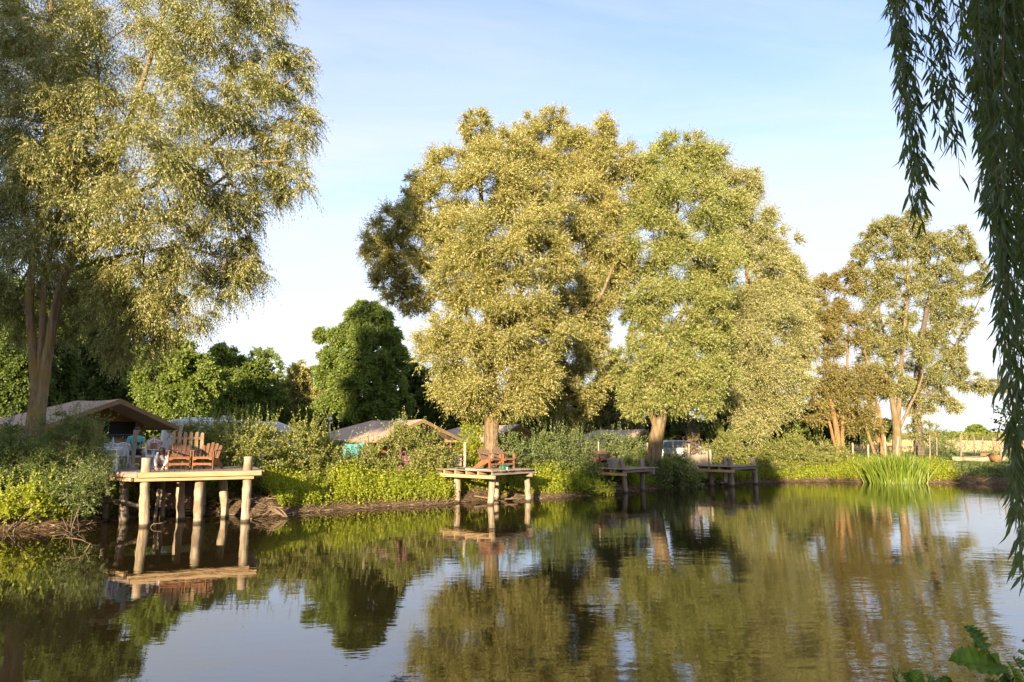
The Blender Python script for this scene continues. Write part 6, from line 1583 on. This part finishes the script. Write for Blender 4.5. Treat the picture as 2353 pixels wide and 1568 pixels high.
def aleaf(p0, p1, wpx, up, k, Y=YA, dy=0.0, droop=.1):
    a_, b_ = P(p0[0], p0[1], Y), P(p1[0], p1[1], Y + dy); m = MB(); alder_leaf(m, a_ - ab, b_ - a_, up, (b_ - a_).length, wpx * Y / FP, 0, 0, droop); m.build('leaf', AM[k], al, smooth=True)
aleaf((2267, 1498), (2220, 1438), 54, (.75, -.75, .35), 0)
aleaf((2303, 1531), (2180, 1516), 70, (.05, -.55, .8), 1, dy=-.04, droop=.03)
aleaf((2262, 1492), (2233, 1478), 8, (.2, -.8, .5), 0)
aleaf((2272, 1503), (2282, 1528), 20, (-.8, -.5, .2), 0)
aleaf((2300, 1530), (2325, 1556), 22, (.3, -.6, .7), 1)
aleaf((2340, 1585), (2296, 1560), 44, (.2, -.5, .8), 2); aleaf((2350, 1575), (2318, 1520), 26, (.7, -.6, .3), 1); aleaf((2362, 1570), (2332, 1508), 20, (.8, -.5, .2), 2)
aleaf((2380, 1560), (2338, 1512), 36, (.5, -.5, .7), 2); aleaf((2345, 1590), (2330, 1540), 40, (.5, -.7, .4), 1); aleaf((2400, 1540), (2342, 1492), 30, (.4, -.5, .7), 0); aleaf((2400, 1500), (2350, 1470), 30, (.4, -.5, .7), 1)
aleaf((2360, 1600), (2300, 1580), 44, (.2, -.4, .9), 0); aleaf((2330, 1600), (2262, 1562), 34, (.2, -.4, .9), 1, droop=.02)
aleaf((2096, 1572), (2116, 1542), 38, (-.6, -.75, .3), 0, YA + .05); aleaf((2100, 1580), (2072, 1545), 26, (.6, -.75, .3), 0, YA + .05)
aleaf((2150, 1590), (2130, 1548), 34, (.6, -.7, .5), 2, YA + .1); aleaf((2170, 1590), (2176, 1552), 40, (-.3, -.7, .6), 2, YA + .1); aleaf((2110, 1600), (2150, 1570), 36, (-.2, -.6, .8), 2, YA + .1)
aleaf((2062, 1560), (2050, 1530), 6, (.6, -.7, .3), 1, YA + .05); aleaf((2060, 1555), (2068, 1530), 6, (.6, -.7, .3), 1, YA + .05); aleaf((2066, 1568), (2050, 1556), 7, (.4, -.7, .5), 0, YA + .05)

# ---- sapling at the right, its dark twigs in front of the sky
sp0 = Vector((9.2, 11.3, hz_at(9.2, 11.3) - .1)); sap = thing('alder_sapling', sp0, 'dark leafy twigs of an alder sapling reaching in beside the hanging willow', 'tree')
mb = MB(); mb.tube([(0, 0, 0), (.05, 0, 1.5), (.0, .1, 3.2), (.1, 0, 4.4)], [.06, .05, .035, .01], 7)
tw = []
for (p0, p1) in [((2420, 985), (2292, 938)), ((2420, 1000), (2294, 975)), ((2420, 1020), (2290, 985)), ((2400, 960), (2308, 952)), ((2420, 1010), (2310, 968))]:
    a_, b_ = P(*p0, 11.3), P(*p1, 11.3); limb(mb, Vector((.05, 0, a_.z - sp0.z - .2)), a_ - sp0, .014, .01, seed=int(p0[1]), n=4); limb(mb, a_ - sp0, b_ - sp0, .01, .004, seed=int(p1[1]), n=4); tw.append((a_, b_))
mb.build('trunk', M['bark_dark'], sap, smooth=True)
C = np.concatenate([np.array([list(a_.lerp(b_, t)) for t in np.linspace(.2, 1, 11)]) for a_, b_ in tw]); D = nrm(rdir(len(C)) * .6 + np.array([-.8, 0, .1]))
C2, D2, L2, T2, _ = blob_sprigs([(sp0 + Vector((.3, .2, 3.4)), (.8, .8, .9)), (sp0 + Vector((.5, .2, 2.2)), (.8, .8, .8))], .8, .4, (.25, .4), .2, (.5, 1), 10)
C = np.concatenate([C, C2]); D = np.concatenate([D, D2]); Lg = np.concatenate([np.full(len(C) - len(C2), .13), L2])
a = sprig_leaves(C - np.array(sp0), D, Lg, 5, .06, .042, .15, .8, .3); leaf_object('crown', *a, M['lf_dark'], sap)

print('LEAVES', sum(q[1] for q in NLEAF), sorted(NLEAF, key=lambda q: -q[1])[:12])

# ---- trees on the near bank, beside and behind the camera: their shade falls across the pond
def near_tree(label, base, path, blobs, dens=1.0):
    b_ = Vector((base[0], base[1], hz_at(*base) - .2)); t = thing('bank_tree', b_, label, 'tree', 'trees on the near bank')
    m = MB(); pts, r_ = interp([Vector(p) for p, _ in path], [r for _, r in path], .4); m.tube(pts, r_, 10, wob=.15)
    cl = [(b_ + Vector(c), r) for c, r in blobs]
    for c, r in cl: limb(m, pts[len(pts) // 2], c - b_, .09, .03, seed=int(abs(c.x) * 31), n=5)
    m.build('trunk', M['bark_dark'], t, smooth=True)
    C, D, Lg, T, _ = blob_sprigs(cl, dens, .4, (.5, 1.1), .15, (.6, 1.2), 9)
    bb = np.array(b_); a = sprig_leaves(C - bb, D, Lg, 9, .30, .13, .2, .8, .2, T); leaf_object('crown', *a, M['lf_oak'], t)
near_tree('tall bank tree left of the picture, beyond the end of the pond', (-23.6, 3), [((0, 0, 0), .4), ((.2, 0, 4), .32), ((0, 0, 9), .2), ((0, 0, 14), .06)],
          [((-1.5, 0, 4.8), (3, 3, 2)), ((-2.5, 0, 8), (3.6, 3, 3)), ((2.6, 0, 8), (3.8, 3, 3)), ((0, 0, 12), (4.4, 3.2, 3)), ((.8, 0, 16), (3.8, 3, 3.2)), ((.5, 0, 19), (3, 2.6, 2)), ((3.4, .2, 6.5), (2.5, 2.0, 1.0))], 1.9)
near_tree('bushy bank tree behind the camera', (-2.5, -5.5), [((0, 0, 0), .3), ((.1, 0, 3), .24), ((0, 0, 6), .14), ((0, 0, 9), .05)],
          [((-3.6, 0, 7.6), (2.3, 2, 2.3)), ((-1.2, 0, 8.2), (2.4, 2, 2.5)), ((1.2, 0, 8.3), (2.4, 2, 2.4)), ((3.4, 0, 8.0), (2.3, 2, 2.4)), ((-2.6, -.6, 4.6), (3, 1.6, 2.2)), ((.5, -.6, 4.8), (3, 1.6, 2.2)), ((2.8, -.6, 5), (2.4, 1.6, 2.2))], 1.5)
near_tree('bank tree right of the hanging willow', (17, -1.5), [((0, 0, 0), .3), ((.1, 0, 3), .24), ((0, 0, 6), .14), ((0, 0, 8.6), .05)],
          [((-2.2, 0, 7), (2.4, 2, 2)), ((.6, 0, 7.8), (2.8, 2, 2.2)), ((3.4, 0, 7), (2.4, 2, 2)), ((0, 0, 4.6), (2.6, 1.8, 1.8))])
